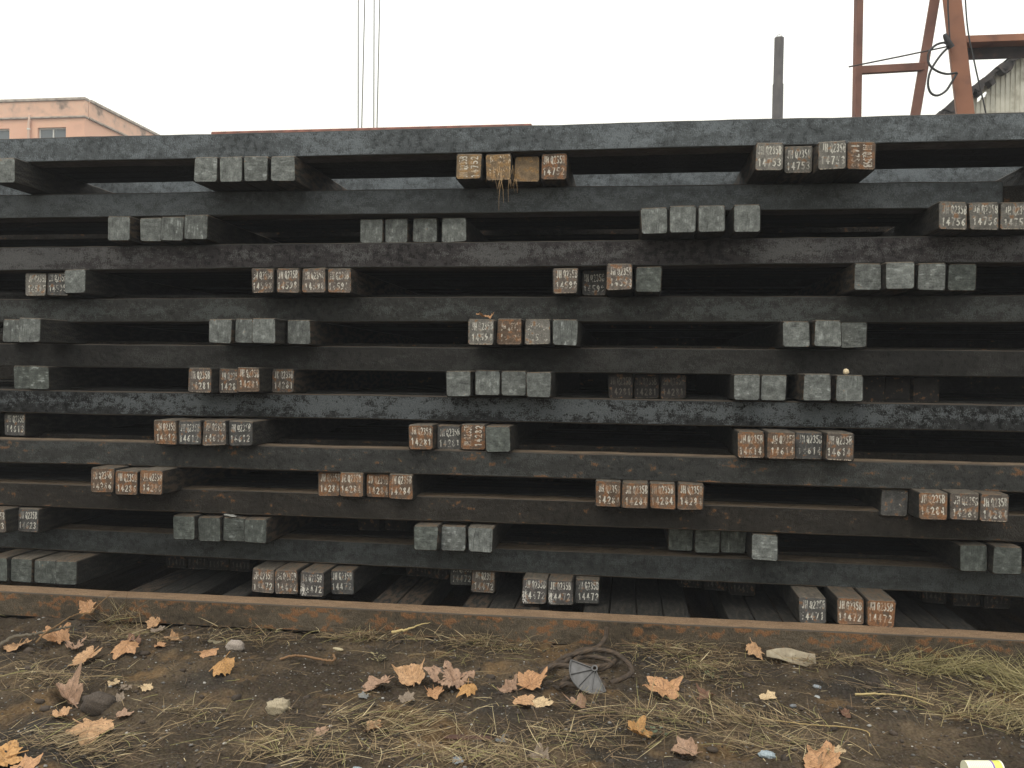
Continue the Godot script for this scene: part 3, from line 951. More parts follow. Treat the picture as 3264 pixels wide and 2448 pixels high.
func build_litter() -> void:
	# rope of twisted steel wire, five loose loops
	var rope_m := worn(paint(90, 78, 64, 0.8), 0.03, [[0.0, Color8(44, 37, 31)], [0.5, Color8(70, 58, 46)], [1.0, Color8(98, 78, 56)]], 3.0, 8)
	var rope := thing("wire_rope", Vector3(-0.17, 0.02, 0.75), "brown twisted steel wire rope in loose loops against the rail", "rope")
	var loops := [
		[Vector3(-0.44, 0.030, 0.99), Vector3(-0.42, 0.045, 0.89), Vector3(-0.37, 0.070, 0.84), Vector3(-0.29, 0.085, 0.87), Vector3(-0.20, 0.070, 0.88), Vector3(-0.14, 0.055, 0.93), Vector3(-0.10, 0.05, 1.02), Vector3(-0.12, 0.03, 1.08)],
		[Vector3(-0.39, 0.045, 0.82), Vector3(-0.33, 0.050, 0.64), Vector3(-0.25, 0.070, 0.61), Vector3(-0.16, 0.085, 0.58), Vector3(-0.06, 0.085, 0.61), Vector3(0.01, 0.070, 0.70), Vector3(0.04, 0.050, 0.78), Vector3(0.01, 0.040, 0.85), Vector3(-0.07, 0.030, 0.93)],
		[Vector3(-0.08, 0.050, 0.71), Vector3(-0.15, 0.060, 0.78), Vector3(-0.23, 0.060, 0.76), Vector3(-0.26, 0.055, 0.69), Vector3(-0.22, 0.050, 0.59), Vector3(-0.12, 0.050, 0.61), Vector3(-0.06, 0.040, 0.65)],
		[Vector3(-0.10, 0.150, 0.36), Vector3(-0.11, 0.090, 0.38), Vector3(-0.16, 0.060, 0.47), Vector3(-0.25, 0.060, 0.53), Vector3(-0.31, 0.040, 0.66), Vector3(-0.37, 0.040, 0.72), Vector3(-0.44, 0.030, 0.81)],
		[Vector3(-0.03, 0.050, 0.59), Vector3(-0.09, 0.045, 0.73), Vector3(-0.18, 0.035, 0.79), Vector3(-0.28, 0.030, 0.88), Vector3(-0.31, 0.030, 1.00), Vector3(-0.27, 0.045, 1.02), Vector3(-0.17, 0.030, 1.04)],
	]
	for l: Array in loops:
		var sh := Shape.new()
		var pts := curve_points(l, 16)
		for k in pts.size():
			pts[k] -= rope.position
		sh.tube(pts, 0.012, 24, 6, 26.0)
		put("rope_loop", sh.mesh(rope_m), rope)
	# quarter disc of grey plastic: plate, rim, five ribs, a hub with a hole
	var grey := worn(paint(150, 152, 156, 0.5), 0.02, [[0.0, Color8(56, 53, 50)], [0.55, Color8(78, 77, 76)], [1.0, Color8(96, 95, 95)]], 5.0, 4)
	var fan := thing("plastic_segment", Vector3(-0.145, 0.125, 1.01), "grey plastic quarter disc with raised ribs and a hub hole", "plastic part")
	fan.basis = Basis(Vector3.RIGHT, deg_to_rad(50)) * Basis(Vector3.UP, deg_to_rad(-4))
	var a0 := deg_to_rad(166.0)
	var a1 := deg_to_rad(302.0)
	var R := 0.128
	var plate := Shape.new()
	var at := func(a: float, r: float, y: float) -> Vector3: return Vector3(cos(a) * r, y, -sin(a) * r)
	for k in 24:
		var a := lerpf(a0, a1, k / 24.0)
		var b := lerpf(a0, a1, (k + 1) / 24.0)
		plate.flat(at.call(a, 0.012, 0.0), at.call(a, R, 0.0), at.call(b, R, 0.0), at.call(b, 0.012, 0.0), Vector3.UP)
		plate.flat(at.call(a, 0.012, -0.004), at.call(a, R, -0.004), at.call(b, R, -0.004), at.call(b, 0.012, -0.004), Vector3.DOWN)
		plate.flat(at.call(a, R, -0.004), at.call(b, R, -0.004), at.call(b, R, 0.0), at.call(a, R, 0.0), at.call(a, 1.0, 0.0))
	put("plate", plate.mesh(grey), fan)
	var rim := Shape.new()
	var arc := PackedVector3Array()
	for k in 25:
		arc.append(at.call(lerpf(a0, a1, k / 24.0), R - 0.004, 0.004))
	rim.tube(arc, 0.005, 6)
	put("rim", rim.mesh(grey), fan)
	for k in 5:
		var a := lerpf(a0, a1, k / 4.0)
		var rb := Shape.new()
		rb.chamfer(at.call(a, R * 0.52, 0.004), Vector3(R * 0.9, 0.008, 0.005), 0.001, Basis(Vector3.UP, a))
		put("rib", rb.mesh(grey), fan)
	var hub := Shape.new()
	for k in 16:
		var a := TAU * k / 16
		var b := TAU * (k + 1) / 16
		hub.flat(at.call(a, 0.009, 0.014), at.call(a, 0.016, 0.014), at.call(b, 0.016, 0.014), at.call(b, 0.009, 0.014), Vector3.UP)
		hub.flat(at.call(a, 0.016, -0.004), at.call(b, 0.016, -0.004), at.call(b, 0.016, 0.014), at.call(a, 0.016, 0.014), at.call((a + b) / 2, 1.0, 0.0))
		hub.flat(at.call(a, 0.009, -0.004), at.call(b, 0.009, -0.004), at.call(b, 0.009, 0.014), at.call(a, 0.009, 0.014), -at.call((a + b) / 2, 1.0, 0.0))
	put("hub", hub.mesh(grey), fan)
	# carton tube at the lower right
	var tube := thing("carton_tube", Vector3(1.40, ground_y(1.40, 1.69) + 0.014, 1.69), "pale yellow printed carton tube with purple and lime bands, lower right", "packaging")
	tube.rotation = Vector3(0, deg_to_rad(8), 0)
	var bands := [[-0.055, 0.045, Color8(226, 224, 190), "printed_sleeve"], [0.045, 0.052, Color8(120, 84, 170), "purple_band"], [0.052, 0.082, Color8(206, 206, 96), "lime_band"], [0.082, 0.088, Color8(222, 220, 200), "end_rim"]]
	for e in bands:
		var sh := Shape.new()
		sh.tube(PackedVector3Array([Vector3(e[0], 0, 0), Vector3(e[1], 0, 0)]), 0.034 if e[3] != "end_rim" else 0.0355, 32)
		var m := StandardMaterial3D.new()
		m.albedo_color = e[2]
		m.roughness = 0.45
		if e[3] == "printed_sleeve":
			m.albedo_color = Color.WHITE
			m.albedo_texture = sleeve_print()
			m.uv1_scale = Vector3(1, 1.0 / 0.145, 1)
		put(e[3], sh.mesh(m), tube)
	# stones and lumps
	rock("pale_stone", Vector3(-1.585, 0.03, 1.50), Vector3(0.052, 0.036, 0.046), Color8(152, 139, 114), 0.45, "white pitted stone, the biggest on the bare soil at left centre")
	rock("soil_lump", Vector3(-2.44, 0.03, 1.56), Vector3(0.075, 0.050, 0.055), Color8(62, 52, 42), 0.3, "dark round lump of soil beside the big rolled leaf")
	rock("white_block", Vector3(-2.18, 0.03, 0.68), Vector3(0.050, 0.034, 0.030), Color8(150, 138, 126), 0.3, "pale pinkish block of rubble near the rail at left")
	rock("slate_chip", Vector3(0.963, 0.025, 0.81), Vector3(0.020, 0.008, 0.013), Color8(128, 134, 138), 0.3, "blue grey stone chip on bare soil, the farther of two")
	rock("slate_chip", Vector3(0.935, 0.025, 0.95), Vector3(0.013, 0.006, 0.016), Color8(150, 152, 150), 0.3, "pale narrow stone chip just before the blue grey one")
	rock("slate_chip", Vector3(0.80, 0.025, 1.07), Vector3(0.016, 0.007, 0.012), Color8(110, 114, 116), 0.3, "grey stone chip by the straw in front of pale chip")
	rock("blue_shell", Vector3(0.585, 0.03, 1.69), Vector3(0.034, 0.012, 0.022), Color8(140, 152, 156), 0.4, "flat blue grey shell fragment in the front straw")
	rock("plaster_flake", Vector3(-0.665, 0.03, 1.88), Vector3(0.022, 0.008, 0.026), Color8(134, 142, 148), 0.5, "blue grey plaster flake in the front centre straw")
	rock("plaster_flake", Vector3(-1.05, 0.03, 1.99), Vector3(0.024, 0.008, 0.018), Color8(140, 150, 154), 0.5, "blue grey plaster flake on bare soil at the bottom edge")
	rock("wood_chip", Vector3(-2.36, 0.045, 0.53), Vector3(0.070, 0.008, 0.018), Color8(132, 122, 96), 0.2, "flat greenish wood chip lying on straw near the rail")
	rock("wood_chip", Vector3(-1.62, 0.03, 0.55), Vector3(0.036, 0.008, 0.012), Color8(176, 162, 128), 0.2, "cream wood chip on bare soil left of the middle")
	rock("rusty_plate", Vector3(-0.66, 0.02, 1.65), Vector3(0.11, 0.008, 0.030), Color8(74, 48, 36), 0.25, "dark rusty plate half buried in straw at front")
	# strip of bark or card by the rail
	var bark := Shape.new()
	for k in 13:
		for j in 4:
			var t := k / 12.0
			var wd := 0.05 * (0.35 + 0.65 * minf(1.0, t * 2.2))
			var p := Vector3(lerpf(-0.13, 0.13, t), 0.012 + 0.012 * sin(t * 5.0) + 0.02 * (j / 3.0 - 0.5) * (j / 3.0 - 0.5) + 0.012 * j / 3.0, lerpf(wd, -wd, j / 3.0) + 0.02 * t)
			bark.add(p, Vector3.UP, Vector2(t, j / 3.0))
	for k in 12:
		for j in 3:
			var a := k * 4 + j
			bark.raw(a, a + 1, a + 5); bark.raw(a, a + 5, a + 4)
	bark.smooth()
	var bm := worn(paint(150, 140, 120, 0.9), 0.02, [[0.0, Color8(108, 98, 82)], [0.6, Color8(148, 136, 114)], [1.0, Color8(178, 170, 152)]], 4.0, 6)
	bm.cull_mode = BaseMaterial3D.CULL_DISABLED
	var bo := put("bark_strip", bark.mesh(bm), self, Vector3(0.91, ground_y(0.91, 0.40) + 0.02, 0.39), Vector3(0.45, -0.06, 0))
	tag(bo, "grey brown curled strip of bark lying against the rail", "bark")
	# twigs, wire
	var tw := paint(112, 88, 58, 0.9)
	stick("twig", [Vector3(-3.24, 0.060, 0.90), Vector3(-3.25, 0.090, 0.80), Vector3(-3.25, 0.100, 0.69), Vector3(-3.24, 0.120, 0.61), Vector3(-3.23, 0.120, 0.53), Vector3(-3.18, 0.120, 0.49), Vector3(-3.17, 0.150, 0.44), Vector3(-3.13, 0.200, 0.38)], 0.0055, 0.003, tw, "thin tan twig bending up to the rail at left", "twig")
	stick("twig", [Vector3(-3.41, 0.030, 1.03), Vector3(-3.46, 0.035, 0.90), Vector3(-3.44, 0.055, 0.83), Vector3(-3.38, 0.065, 0.80), Vector3(-3.29, 0.075, 0.78), Vector3(-3.24, 0.080, 0.71), Vector3(-3.21, 0.075, 0.63)], 0.013, 0.006, paint(92, 84, 70, 0.9), "thick grey twig lying over the orange leaf heap", "twig")
	stick("twisted_wire", [Vector3(-1.84, 0.030, 0.86), Vector3(-1.78, 0.045, 0.83), Vector3(-1.73, 0.035, 0.80), Vector3(-1.63, 0.035, 0.83), Vector3(-1.56, 0.035, 0.85), Vector3(-1.55, 0.035, 0.81), Vector3(-1.58, 0.035, 0.75)], 0.006, -1.0, paint(122, 92, 62, 0.8), "twisted brown wire end lying on soil left of centre", "wire", 3)
	stick("corn_husk", [Vector3(-1.36, 0.05, 0.35), Vector3(-1.28, 0.07, 0.34), Vector3(-1.20, 0.10, 0.34), Vector3(-1.13, 0.12, 0.34)], 0.010, 0.001, paint(178, 158, 108, 0.8), "pale dry husk on the grass against the rail", "husk")
	stick("dry_stalk", [Vector3(1.12, 0.04, 0.92), Vector3(1.25, 0.045, 0.90), Vector3(1.36, 0.05, 0.93), Vector3(1.46, 0.04, 1.00)], 0.006, 0.002, paint(176, 156, 108, 0.8), "pale dry stalk lying on the soil at right", "stalk")
	stick("dry_stalk", [Vector3(0.62, 0.05, 1.33), Vector3(0.8, 0.05, 1.36), Vector3(0.95, 0.045, 1.35), Vector3(1.06, 0.03, 1.34), Vector3(1.07, 0.02, 1.38)], 0.003, 0.002, paint(160, 138, 92, 0.8), "long thin hooked stalk before the right bare patch", "stalk")
	# small green weeds
	weed(Vector3(0.135, 0.0, 1.53), 26, Color(0.10, 0.12, 0.07), "grey green leafy weed beside the rolled yellow leaf")
	weed(Vector3(-1.33, 0.0, 0.72), 34, Color(0.20, 0.17, 0.09), "small seeding weed with pale dots left of centre")
	weed(Vector3(0.45, 0.0, 0.72), 22, Color(0.08, 0.10, 0.05), "tiny green weed in the brown straw mat")
	# straw wisps hanging from the second ochre billet on top
	var wisp := Shape.new()
	for k in 26:
		var x := rng.randfn() * 0.05
		var l := rng.randf_range(0.03, 0.10) if k > 2 else 0.22
		blade_free(wisp, Vector3(x, rng.randf_range(-0.02, 0.07), 0.0), Vector3(rng.randfn() * 0.3 + 0.12, -1.0, 0.12), l, rng.randf_range(0.0007, 0.0015))
	var wm := StandardMaterial3D.new()
	wm.vertex_color_use_as_albedo = true
	wm.cull_mode = BaseMaterial3D.CULL_DISABLED
	var wo := put("straw_wisp", wisp.mesh(wm), self, Vector3(-0.745, 2.752, 0.205))
	tag(wo, "pale straw wisps hanging below the ochre billets in the top row", "straw")
	# bits lying on billets
	leaf_on_billet()

func blade_free(sh: Shape, at: Vector3, dir: Vector3, length: float, width: float) -> void:
	var p := at
	var d := dir.normalized()
	var first := sh.v.size()
	var c := Color(0.50, 0.34, 0.19) * rng.randf_range(0.7, 1.1)
	c.a = 1
	for k in 4:
		var wd := width * (1.0 - 0.25 * k)
		sh.add(p + Vector3(-wd, 0, 0), Vector3.BACK, Vector2.ZERO, c)
		sh.add(p + Vector3(wd, 0, 0), Vector3.BACK, Vector2.ZERO, c)
		p += d * length / 3.0
		d = (d + Vector3(rng.randfn() * 0.25, -0.3, rng.randfn() * 0.1)).normalized()
	for k in 3:
		var a := first + k * 2
		sh.raw(a, a + 1, a + 3)
		sh.raw(a, a + 3, a + 2)

func leaf_on_billet() -> void:
	var o := put("fallen_leaf", leaf_mesh(0.16, 0.5, 0.3, 0.6, 0.0, leaf_paint["orange"]), self, Vector3(-0.865, 1.928, 0.09), Vector3(0.1, 0.6, 0))
	tag(o, "orange leaf lying on a stencilled billet in the fourth end row", "leaf", "fallen leaves on the soil")
	rock("white_pebble", Vector3(1.262, 1.622, 0.03), Vector3(0.016, 0.016, 0.014), Color8(226, 206, 170), 0.3, "cream pebble on top of an unmarked billet, fifth end row", true)
	rock("lime_crust", Vector3(-2.52, 0.653, 0.03), Vector3(0.050, 0.007, 0.013), Color8(140, 140, 134), 0.6, "white crust on the dark billets in the eighth end row", true)

func sleeve_print() -> ImageTexture:
	var im := Image.create(256, 256, false, Image.FORMAT_RGB8)
	im.fill(Color8(228, 226, 196))
	for k in 34:
		var y := 20 + (k % 17) * 13
		var x := 10 + (k / 17) * 120
		im.fill_rect(Rect2i(x, y, 30 + (k * 37) % 70, 4), Color8(204, 200, 160))
	for k in 5:
		im.fill_rect(Rect2i(40 + k * 40, 0, 6, 256), Color8(220, 208, 150))
	return ImageTexture.create_from_image(im)

func rock(called: String, at: Vector3, size: Vector3, col: Color, rough: float, label: String, lifted := false) -> void:
	var sh := Shape.new()
	var f := FastNoiseLite.new()
	f.seed = rng.randi_range(1, 9999)
	f.frequency = 1.1
	f.fractal_octaves = 6
	f.fractal_gain = 0.62
	for j in 15:
		for k in 24:
			var a := TAU * k / 24
			var b := PI * j / 14 - PI / 2
			var p := Vector3(cos(a) * cos(b), sin(b), sin(a) * cos(b))
			p = Vector3(signf(p.x) * pow(absf(p.x), 0.8), signf(p.y) * pow(absf(p.y), 0.8), signf(p.z) * pow(absf(p.z), 0.8))
			sh.add(p * (1.0 + rough * f.get_noise_3dv(p * 1.3)) * size, p)
	for j in 14:
		for k in 24:
			sh.raw(j * 24 + k, (j + 1) * 24 + k, (j + 1) * 24 + (k + 1) % 24)
			sh.raw(j * 24 + k, (j + 1) * 24 + (k + 1) % 24, j * 24 + (k + 1) % 24)
	sh.smooth()
	if sh.n[24 * 7].dot(sh.v[24 * 7]) < 0:
		for k in sh.n.size(): sh.n[k] = -sh.n[k]
		for k in range(0, sh.i.size(), 3):
			var t := sh.i[k]
			sh.i[k] = sh.i[k + 1]
			sh.i[k + 1] = t
	var m := worn(StandardMaterial3D.new(), 0.06, [[0.0, col.darkened(0.45)], [0.45, col], [1.0, col.lightened(0.2)]], 9.0, f.seed % 7)
	m.roughness = 0.9
	var y := at.y if lifted else ground_y(at.x, at.z) + size.y * 0.55
	var o := put(called, sh.mesh(m), self, Vector3(at.x, y, at.z), Vector3(rng.randf_range(-.1, .1), rng.randf_range(-.5, .5), rng.randf_range(-.1, .1)))
	tag(o, label, called.get_slice("_", 1) if called.contains("_") else called)

func stick(called: String, list: Array, r0: float, r1: float, m: Material, label: String, category: String, lobes := 0) -> void:
	var sh := Shape.new()
	var pts := curve_points(list, 8)
	for k in pts.size():
		pts[k].y = maxf(pts[k].y, ground_y(pts[k].x, pts[k].z) + 0.004)
		pts[k] += Vector3(bumps.get_noise_1d(k * 9.0), bumps.get_noise_1d(k * 9.0 + 50.0), 0) * r0 * 0.8
	var at := pts[0]
	for k in pts.size():
		pts[k] -= at
	sh.tube(pts, r0, 9, lobes, 60.0 if lobes else 0.0, r1)
	tag(put(called, sh.mesh(m), self, at), label, category)

func weed(at: Vector3, count: int, col: Color, label: String) -> void:
	var sh := Shape.new()
	for k in count:
		var a := rng.randf() * TAU
		var r := rng.randf() * 0.06
		var p := Vector3(cos(a) * r, 0.01 + rng.randf() * 0.035, sin(a) * r)
		var s := rng.randf_range(0.006, 0.014)
		var t := Vector3(cos(a), rng.randf_range(0.1, 0.8), sin(a)).normalized()
		var w := t.cross(Vector3.UP).normalized()
		var c := col * rng.randf_range(0.7, 1.4)
		c.a = 1
		var nn := w.cross(t)
		var i0 := sh.add(p - t * s, nn, Vector2.ZERO, c)
		var i1 := sh.add(p + w * s * 0.6, nn, Vector2.ZERO, c)
		var i2 := sh.add(p + t * s, nn, Vector2.ZERO, c)
		var i3 := sh.add(p - w * s * 0.6, nn, Vector2.ZERO, c)
		sh.quad(i0, i1, i2, i3)
	var m := StandardMaterial3D.new()
	m.vertex_color_use_as_albedo = true
	m.cull_mode = BaseMaterial3D.CULL_DISABLED
	var o := put("weed", sh.mesh(m), self, Vector3(at.x, ground_y(at.x, at.z), at.z))
	tag(o, label, "plant", "small weeds on the soil")

# ---------------------------------------------------------------- yard behind the stack
func build_factory() -> void:
	var b := thing("factory_building", Vector3(-38.0, 0.0, -40.0), "salmon pink rendered building with grey coping, far left behind the stack", "building")
	var pink := worn(paint(205, 150, 122, 0.95), 0.008, [[0.0, Color8(206, 162, 138)], [0.35, Color8(222, 174, 148)], [0.7, Color8(226, 180, 152)], [1.0, Color8(218, 180, 158)]], 0.16, 12)
	var stained := worn(paint(190, 146, 122, 0.95), 0.015, [[0.0, Color8(120, 104, 92)], [0.3, Color8(204, 168, 146)], [0.6, Color8(222, 180, 154)], [0.86, Color8(218, 182, 158)], [1.0, Color8(222, 206, 190)]], 0.22, 13)
	var cement := worn(paint(140, 134, 122, 0.95), 0.02, [[0.0, Color8(120, 112, 102)], [0.5, Color8(162, 150, 138)], [1.0, Color8(184, 174, 162)]], 0.4, 14)
	var w := 15.76
	var front := 0.0
	# front wall built round two window openings, at x -27..-31 of the yard
	var opens := [[3.05, 1.75], [5.05, 1.72]]
	var wall := Shape.new()
	var lo := 13.40
	var hi := 14.98
	wall.box(Vector3(0, lo / 2, -0.15), Vector3(w, lo, 0.3))
	wall.box(Vector3(0, (hi + 15.50) / 2, -0.15), Vector3(w, 15.50 - hi, 0.3))
	var edges := [-w / 2, 1.60, 3.32, 5.05, 6.76, w / 2]
	for k in [0, 2, 4]:
		wall.box(Vector3((edges[k] + edges[k + 1]) / 2, (lo + hi) / 2, -0.15), Vector3(edges[k + 1] - edges[k], hi - lo, 0.3))
	wall.box(Vector3(w / 2 - 0.15, 7.75, -15.3), Vector3(0.3, 15.5, 30.0))
	wall.box(Vector3(-w / 2 + 0.15, 7.75, -15.3), Vector3(0.3, 15.5, 30.0))
	wall.box(Vector3(0, 7.75, -30.45), Vector3(w, 15.5, 0.3))
	put("wall", wall.mesh(pink), b)
	var parapet := Shape.new()
	parapet.box(Vector3(0, 15.99, -0.11), Vector3(w + 0.08, 0.90, 0.30))
	parapet.box(Vector3(w / 2 - 0.11, 15.99, -15.4), Vector3(0.30, 0.90, 30.2))
	put("parapet", parapet.mesh(stained), b)
	var ledge := Shape.new()
	ledge.chamfer(Vector3(0.03, 15.52, -0.07), Vector3(w + 0.12, 0.10, 0.36), 0.02)
	ledge.chamfer(Vector3(w / 2 - 0.07, 15.52, -15.4), Vector3(0.42, 0.10, 30.2), 0.02)
	put("ledge", ledge.mesh(cement), b)
	var cope := Shape.new()
	cope.chamfer(Vector3(0.03, 16.51, -0.08), Vector3(w + 0.12, 0.15, 0.40), 0.02)
	cope.chamfer(Vector3(w / 2 - 0.08, 16.51, -15.5), Vector3(0.46, 0.15, 30.2), 0.02)
	put("coping", cope.mesh(cement), b)
	var roof := Shape.new()
	roof.box(Vector3(0, 15.3, -15.3), Vector3(w - 0.8, 0.2, 29.8))
	put("roof", roof.mesh(cement), b)
	var white := paint(214, 214, 208, 0.5)
	var glass := paint(92, 100, 104, 0.12)
	for x in [2.46, 5.905]:
		var wd := 1.72 if x < 4 else 1.71
		var f := Shape.new()
		for s in [-1.0, 0.0, 1.0]:
			f.chamfer(Vector3(s * (wd / 2 - 0.035), 0, 0), Vector3(0.07, hi - lo, 0.08), 0.01)
		for s in [-1.0, 1.0]:
			f.chamfer(Vector3(0, s * ((hi - lo) / 2 - 0.035), 0.002), Vector3(wd, 0.07, 0.076), 0.01)
		f.chamfer(Vector3(0, 0.12, 0.004), Vector3(wd, 0.06, 0.07), 0.01)
		var fo := put("window", f.mesh(white), b, Vector3(x, (lo + hi) / 2, -0.17))
		for s in [-1.0, 1.0]:
			var g := Shape.new()
			g.box(Vector3(s * wd / 4, 0, -0.02), Vector3(wd / 2 - 0.09, hi - lo - 0.12, 0.01))
			put("pane", g.mesh(glass), fo)
	var pipe := Shape.new()
	pipe.tube(PackedVector3Array([Vector3(0, 0, 0), Vector3(0, 15.2, 0), Vector3(0, 15.42, -0.05), Vector3(0, 15.68, -0.06)]), 0.075, 12)
	var po := put("downpipe", pipe.mesh(paint(206, 176, 156, 0.6)), b, Vector3(4.60, 0, 0.12))
	var band := Shape.new()
	band.tube(PackedVector3Array([Vector3(0, 14.84, 0), Vector3(0, 14.92, 0)]), 0.10, 12)
	put("pipe_clip", band.mesh(white), po)

func build_yard() -> void:
	build_factory()
	# steel flue far behind
	var flue := thing("chimney", Vector3(6.43, 0, -35), "plain grey steel chimney pipe, slightly wider in its lower part", "chimney")
	var cm := worn(paint(96, 90, 88, 0.8), 0.01, [[0.0, Color8(62, 58, 58)], [0.5, Color8(78, 73, 72)], [1.0, Color8(94, 88, 84)]], 0.5, 21)
	var s1 := Shape.new()
	s1.tube(PackedVector3Array([Vector3(-0.06, 0, 0), Vector3(0, 14.4, 0), Vector3(0, 14.55, 0)]), 0.235, 24)
	put("lower_pipe", s1.mesh(cm), flue)
	var s2 := Shape.new()
	s2.tube(PackedVector3Array([Vector3(0.0, 14.5, 0), Vector3(0.02, 16.60, 0)]), 0.208, 24)
	put("upper_pipe", s2.mesh(cm), flue)
	var s3 := Shape.new()
	var arc := PackedVector3Array()
	for k in 13:
		arc.append(Vector3(0.02 + 0.13 * cos(PI * k / 12), 16.58 + 0.17 * sin(PI * k / 12), 0))
	s3.tube(arc, 0.012, 6)
	put("lifting_loop", s3.mesh(cm), flue)
	build_crane()
	build_shed()

func strut(sh: Shape, a: Vector3, b: Vector3, w: float, d: float, yaw := 0.0) -> void:
	var y := (b - a).normalized()
	var x := Vector3(cos(yaw), 0, -sin(yaw))
	x = (x - y * x.dot(y)).normalized()
	var z := x.cross(y)
	sh.chamfer((a + b) / 2, Vector3(w, a.distance_to(b), d), 0.008, Basis(x, y, z))

func build_crane() -> void:
	var red := worn(paint(150, 74, 52, 0.7), 0.01, [[0.0, Color8(108, 72, 56)], [0.35, Color8(138, 92, 68)], [0.7, Color8(150, 100, 74)], [1.0, Color8(166, 120, 94)]], 0.6, 31)
	var deep := worn(paint(120, 60, 48, 0.7), 0.01, [[0.0, Color8(88, 60, 52)], [0.5, Color8(116, 78, 64)], [1.0, Color8(132, 92, 74)]], 0.6, 32)
	var c := thing("gantry_crane", Vector3(4.4, 0, -8), "red painted steel gantry leg with crossbeams standing behind the stack", "crane")
	var o := c.position
	var s := Shape.new()
	strut(s, Vector3(3.245, 0, -8) - o, Vector3(3.25, 9.5, -8) - o, 0.100, 0.100, deg_to_rad(18))
	put("post", s.mesh(deep), c)
	s = Shape.new()
	strut(s, Vector3(3.36, 0, -8.3) - o, Vector3(4.56, 8.3, -8.3) - o, 0.135, 0.10, deg_to_rad(-10))
	put("leg", s.mesh(deep), c)
	s = Shape.new()
	strut(s, Vector3(5.42, 0, -8) - o, Vector3(4.37, 8.3, -8) - o, 0.225, 0.20, deg_to_rad(-15))
	put("leg", s.mesh(red), c)
	s = Shape.new()
	strut(s, Vector3(3.28, 6.055, -8.02) - o, Vector3(4.25, 6.165, -8.28) - o, 0.07, 0.115, PI / 2)
	put("cross_beam", s.mesh(deep), c)
	s = Shape.new()
	# channel beam running right: web, upper flange, lower lip set back
	s.chamfer(Vector3(6.30, 6.44, -8.0) - o, Vector3(3.4, 0.10, 0.06), 0.006)
	s.chamfer(Vector3(6.30, 6.40, -8.12) - o, Vector3(3.4, 0.012, 0.24), 0.003)
	var channel := put("cross_beam", s.mesh(red), c)
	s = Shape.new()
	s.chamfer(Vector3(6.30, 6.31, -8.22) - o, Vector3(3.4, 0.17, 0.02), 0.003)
	put("shade_dark_web", s.mesh(worn(paint(60, 52, 50, 0.9), 0.02, [[0.0, Color8(44, 38, 38)], [0.6, Color8(62, 52, 50)], [1.0, Color8(98, 70, 58)]], 0.9, 35)), channel)  # web coloured dark to stand for the shade under the beam
	s = Shape.new()
	strut(s, Vector3(7.96, 0, -8.1) - o, Vector3(7.96, 6.5, -8.1) - o, 0.18, 0.18)
	put("post", s.mesh(red), c)
	s = Shape.new()
	s.box(Vector3(6.2, 8.42, -8.1) - o, Vector3(4.2, 0.24, 0.30))
	put("cap_beam", s.mesh(red), c)
	# black cable bundle hooked on the leg
	var rubber := paint(34, 32, 32, 0.6)
	var k := thing("cable_coil", Vector3(4.42, 6.3, -7.9), "black cable looped and hung on the red crane leg", "cable")
	var kp := k.position
	for l: Array in [
		[Vector3(4.46, 6.32, -7.86), Vector3(4.38, 6.35, -7.84), Vector3(4.26, 6.31, -7.82), Vector3(4.17, 6.20, -7.82), Vector3(4.18, 6.05, -7.82), Vector3(4.28, 5.95, -7.82), Vector3(4.42, 5.90, -7.82), Vector3(4.56, 5.92, -7.84)],
		[Vector3(4.46, 6.30, -7.88), Vector3(4.36, 6.20, -7.85), Vector3(4.26, 6.06, -7.83), Vector3(4.19, 5.92, -7.82), Vector3(4.17, 5.76, -7.82), Vector3(4.21, 5.64, -7.82), Vector3(4.30, 5.60, -7.82), Vector3(4.41, 5.66, -7.82), Vector3(4.49, 5.78, -7.84), Vector3(4.57, 5.92, -7.85)],
		[Vector3(4.44, 7.9, -7.87), Vector3(4.43, 7.0, -7.86), Vector3(4.45, 6.6, -7.86), Vector3(4.47, 6.34, -7.86)],
		[Vector3(4.64, 7.4, -7.87), Vector3(4.70, 6.6, -7.87), Vector3(4.80, 6.05, -7.85), Vector3(4.88, 5.7, -7.85), Vector3(4.97, 5.3, -7.85), Vector3(5.1, 4.5, -7.85)],
	]:
		var sh := Shape.new()
		var pts := curve_points(l, 10)
		for q in pts.size():
			pts[q] -= kp
		sh.tube(pts, 0.016 if l.size() > 7 else 0.011, 8)
		put("cable", sh.mesh(rubber), k)
	var hook := Shape.new()
	hook.tube(PackedVector3Array([Vector3(4.40, 6.47, -7.86) - kp, Vector3(4.41, 6.43, -7.85) - kp, Vector3(4.44, 6.36, -7.85) - kp, Vector3(4.49, 6.28, -7.86) - kp]), 0.032, 10, 0, 0.0, 0.05)
	put("hook", hook.mesh(rubber), k)
	var rod := Shape.new()
	rod.tube(PackedVector3Array([Vector3(3.09, 6.055, -7.85), Vector3(3.8, 6.18, -7.85), Vector3(4.47, 6.31, -7.87)]), 0.011, 6)
	tag(put("tie_rod", rod.mesh(paint(58, 48, 44, 0.7))), "thin dark rod slanting from the cable hook past the red post", "rod")
	# lifting beam on four ropes behind the stack
	var beam := Shape.new()
	beam.chamfer(Vector3(-2.85, 4.165, -4.0), Vector3(3.6, 0.15, 0.16), 0.01)
	tag(put("lifting_beam", beam.mesh(worn(paint(150, 80, 60, 0.8), 0.02, [[0.0, Color8(104, 72, 62)], [0.5, Color8(140, 92, 78)], [1.0, Color8(170, 124, 108)]], 1.2, 33))), "rusty red lifting beam showing just above the top course at left", "lifting beam")
	var wire := paint(88, 84, 82, 0.7)
	var feet := [[-2.977, -3.03], [-2.938, -2.86], [-2.801, -2.84], [-2.765, -2.70]]
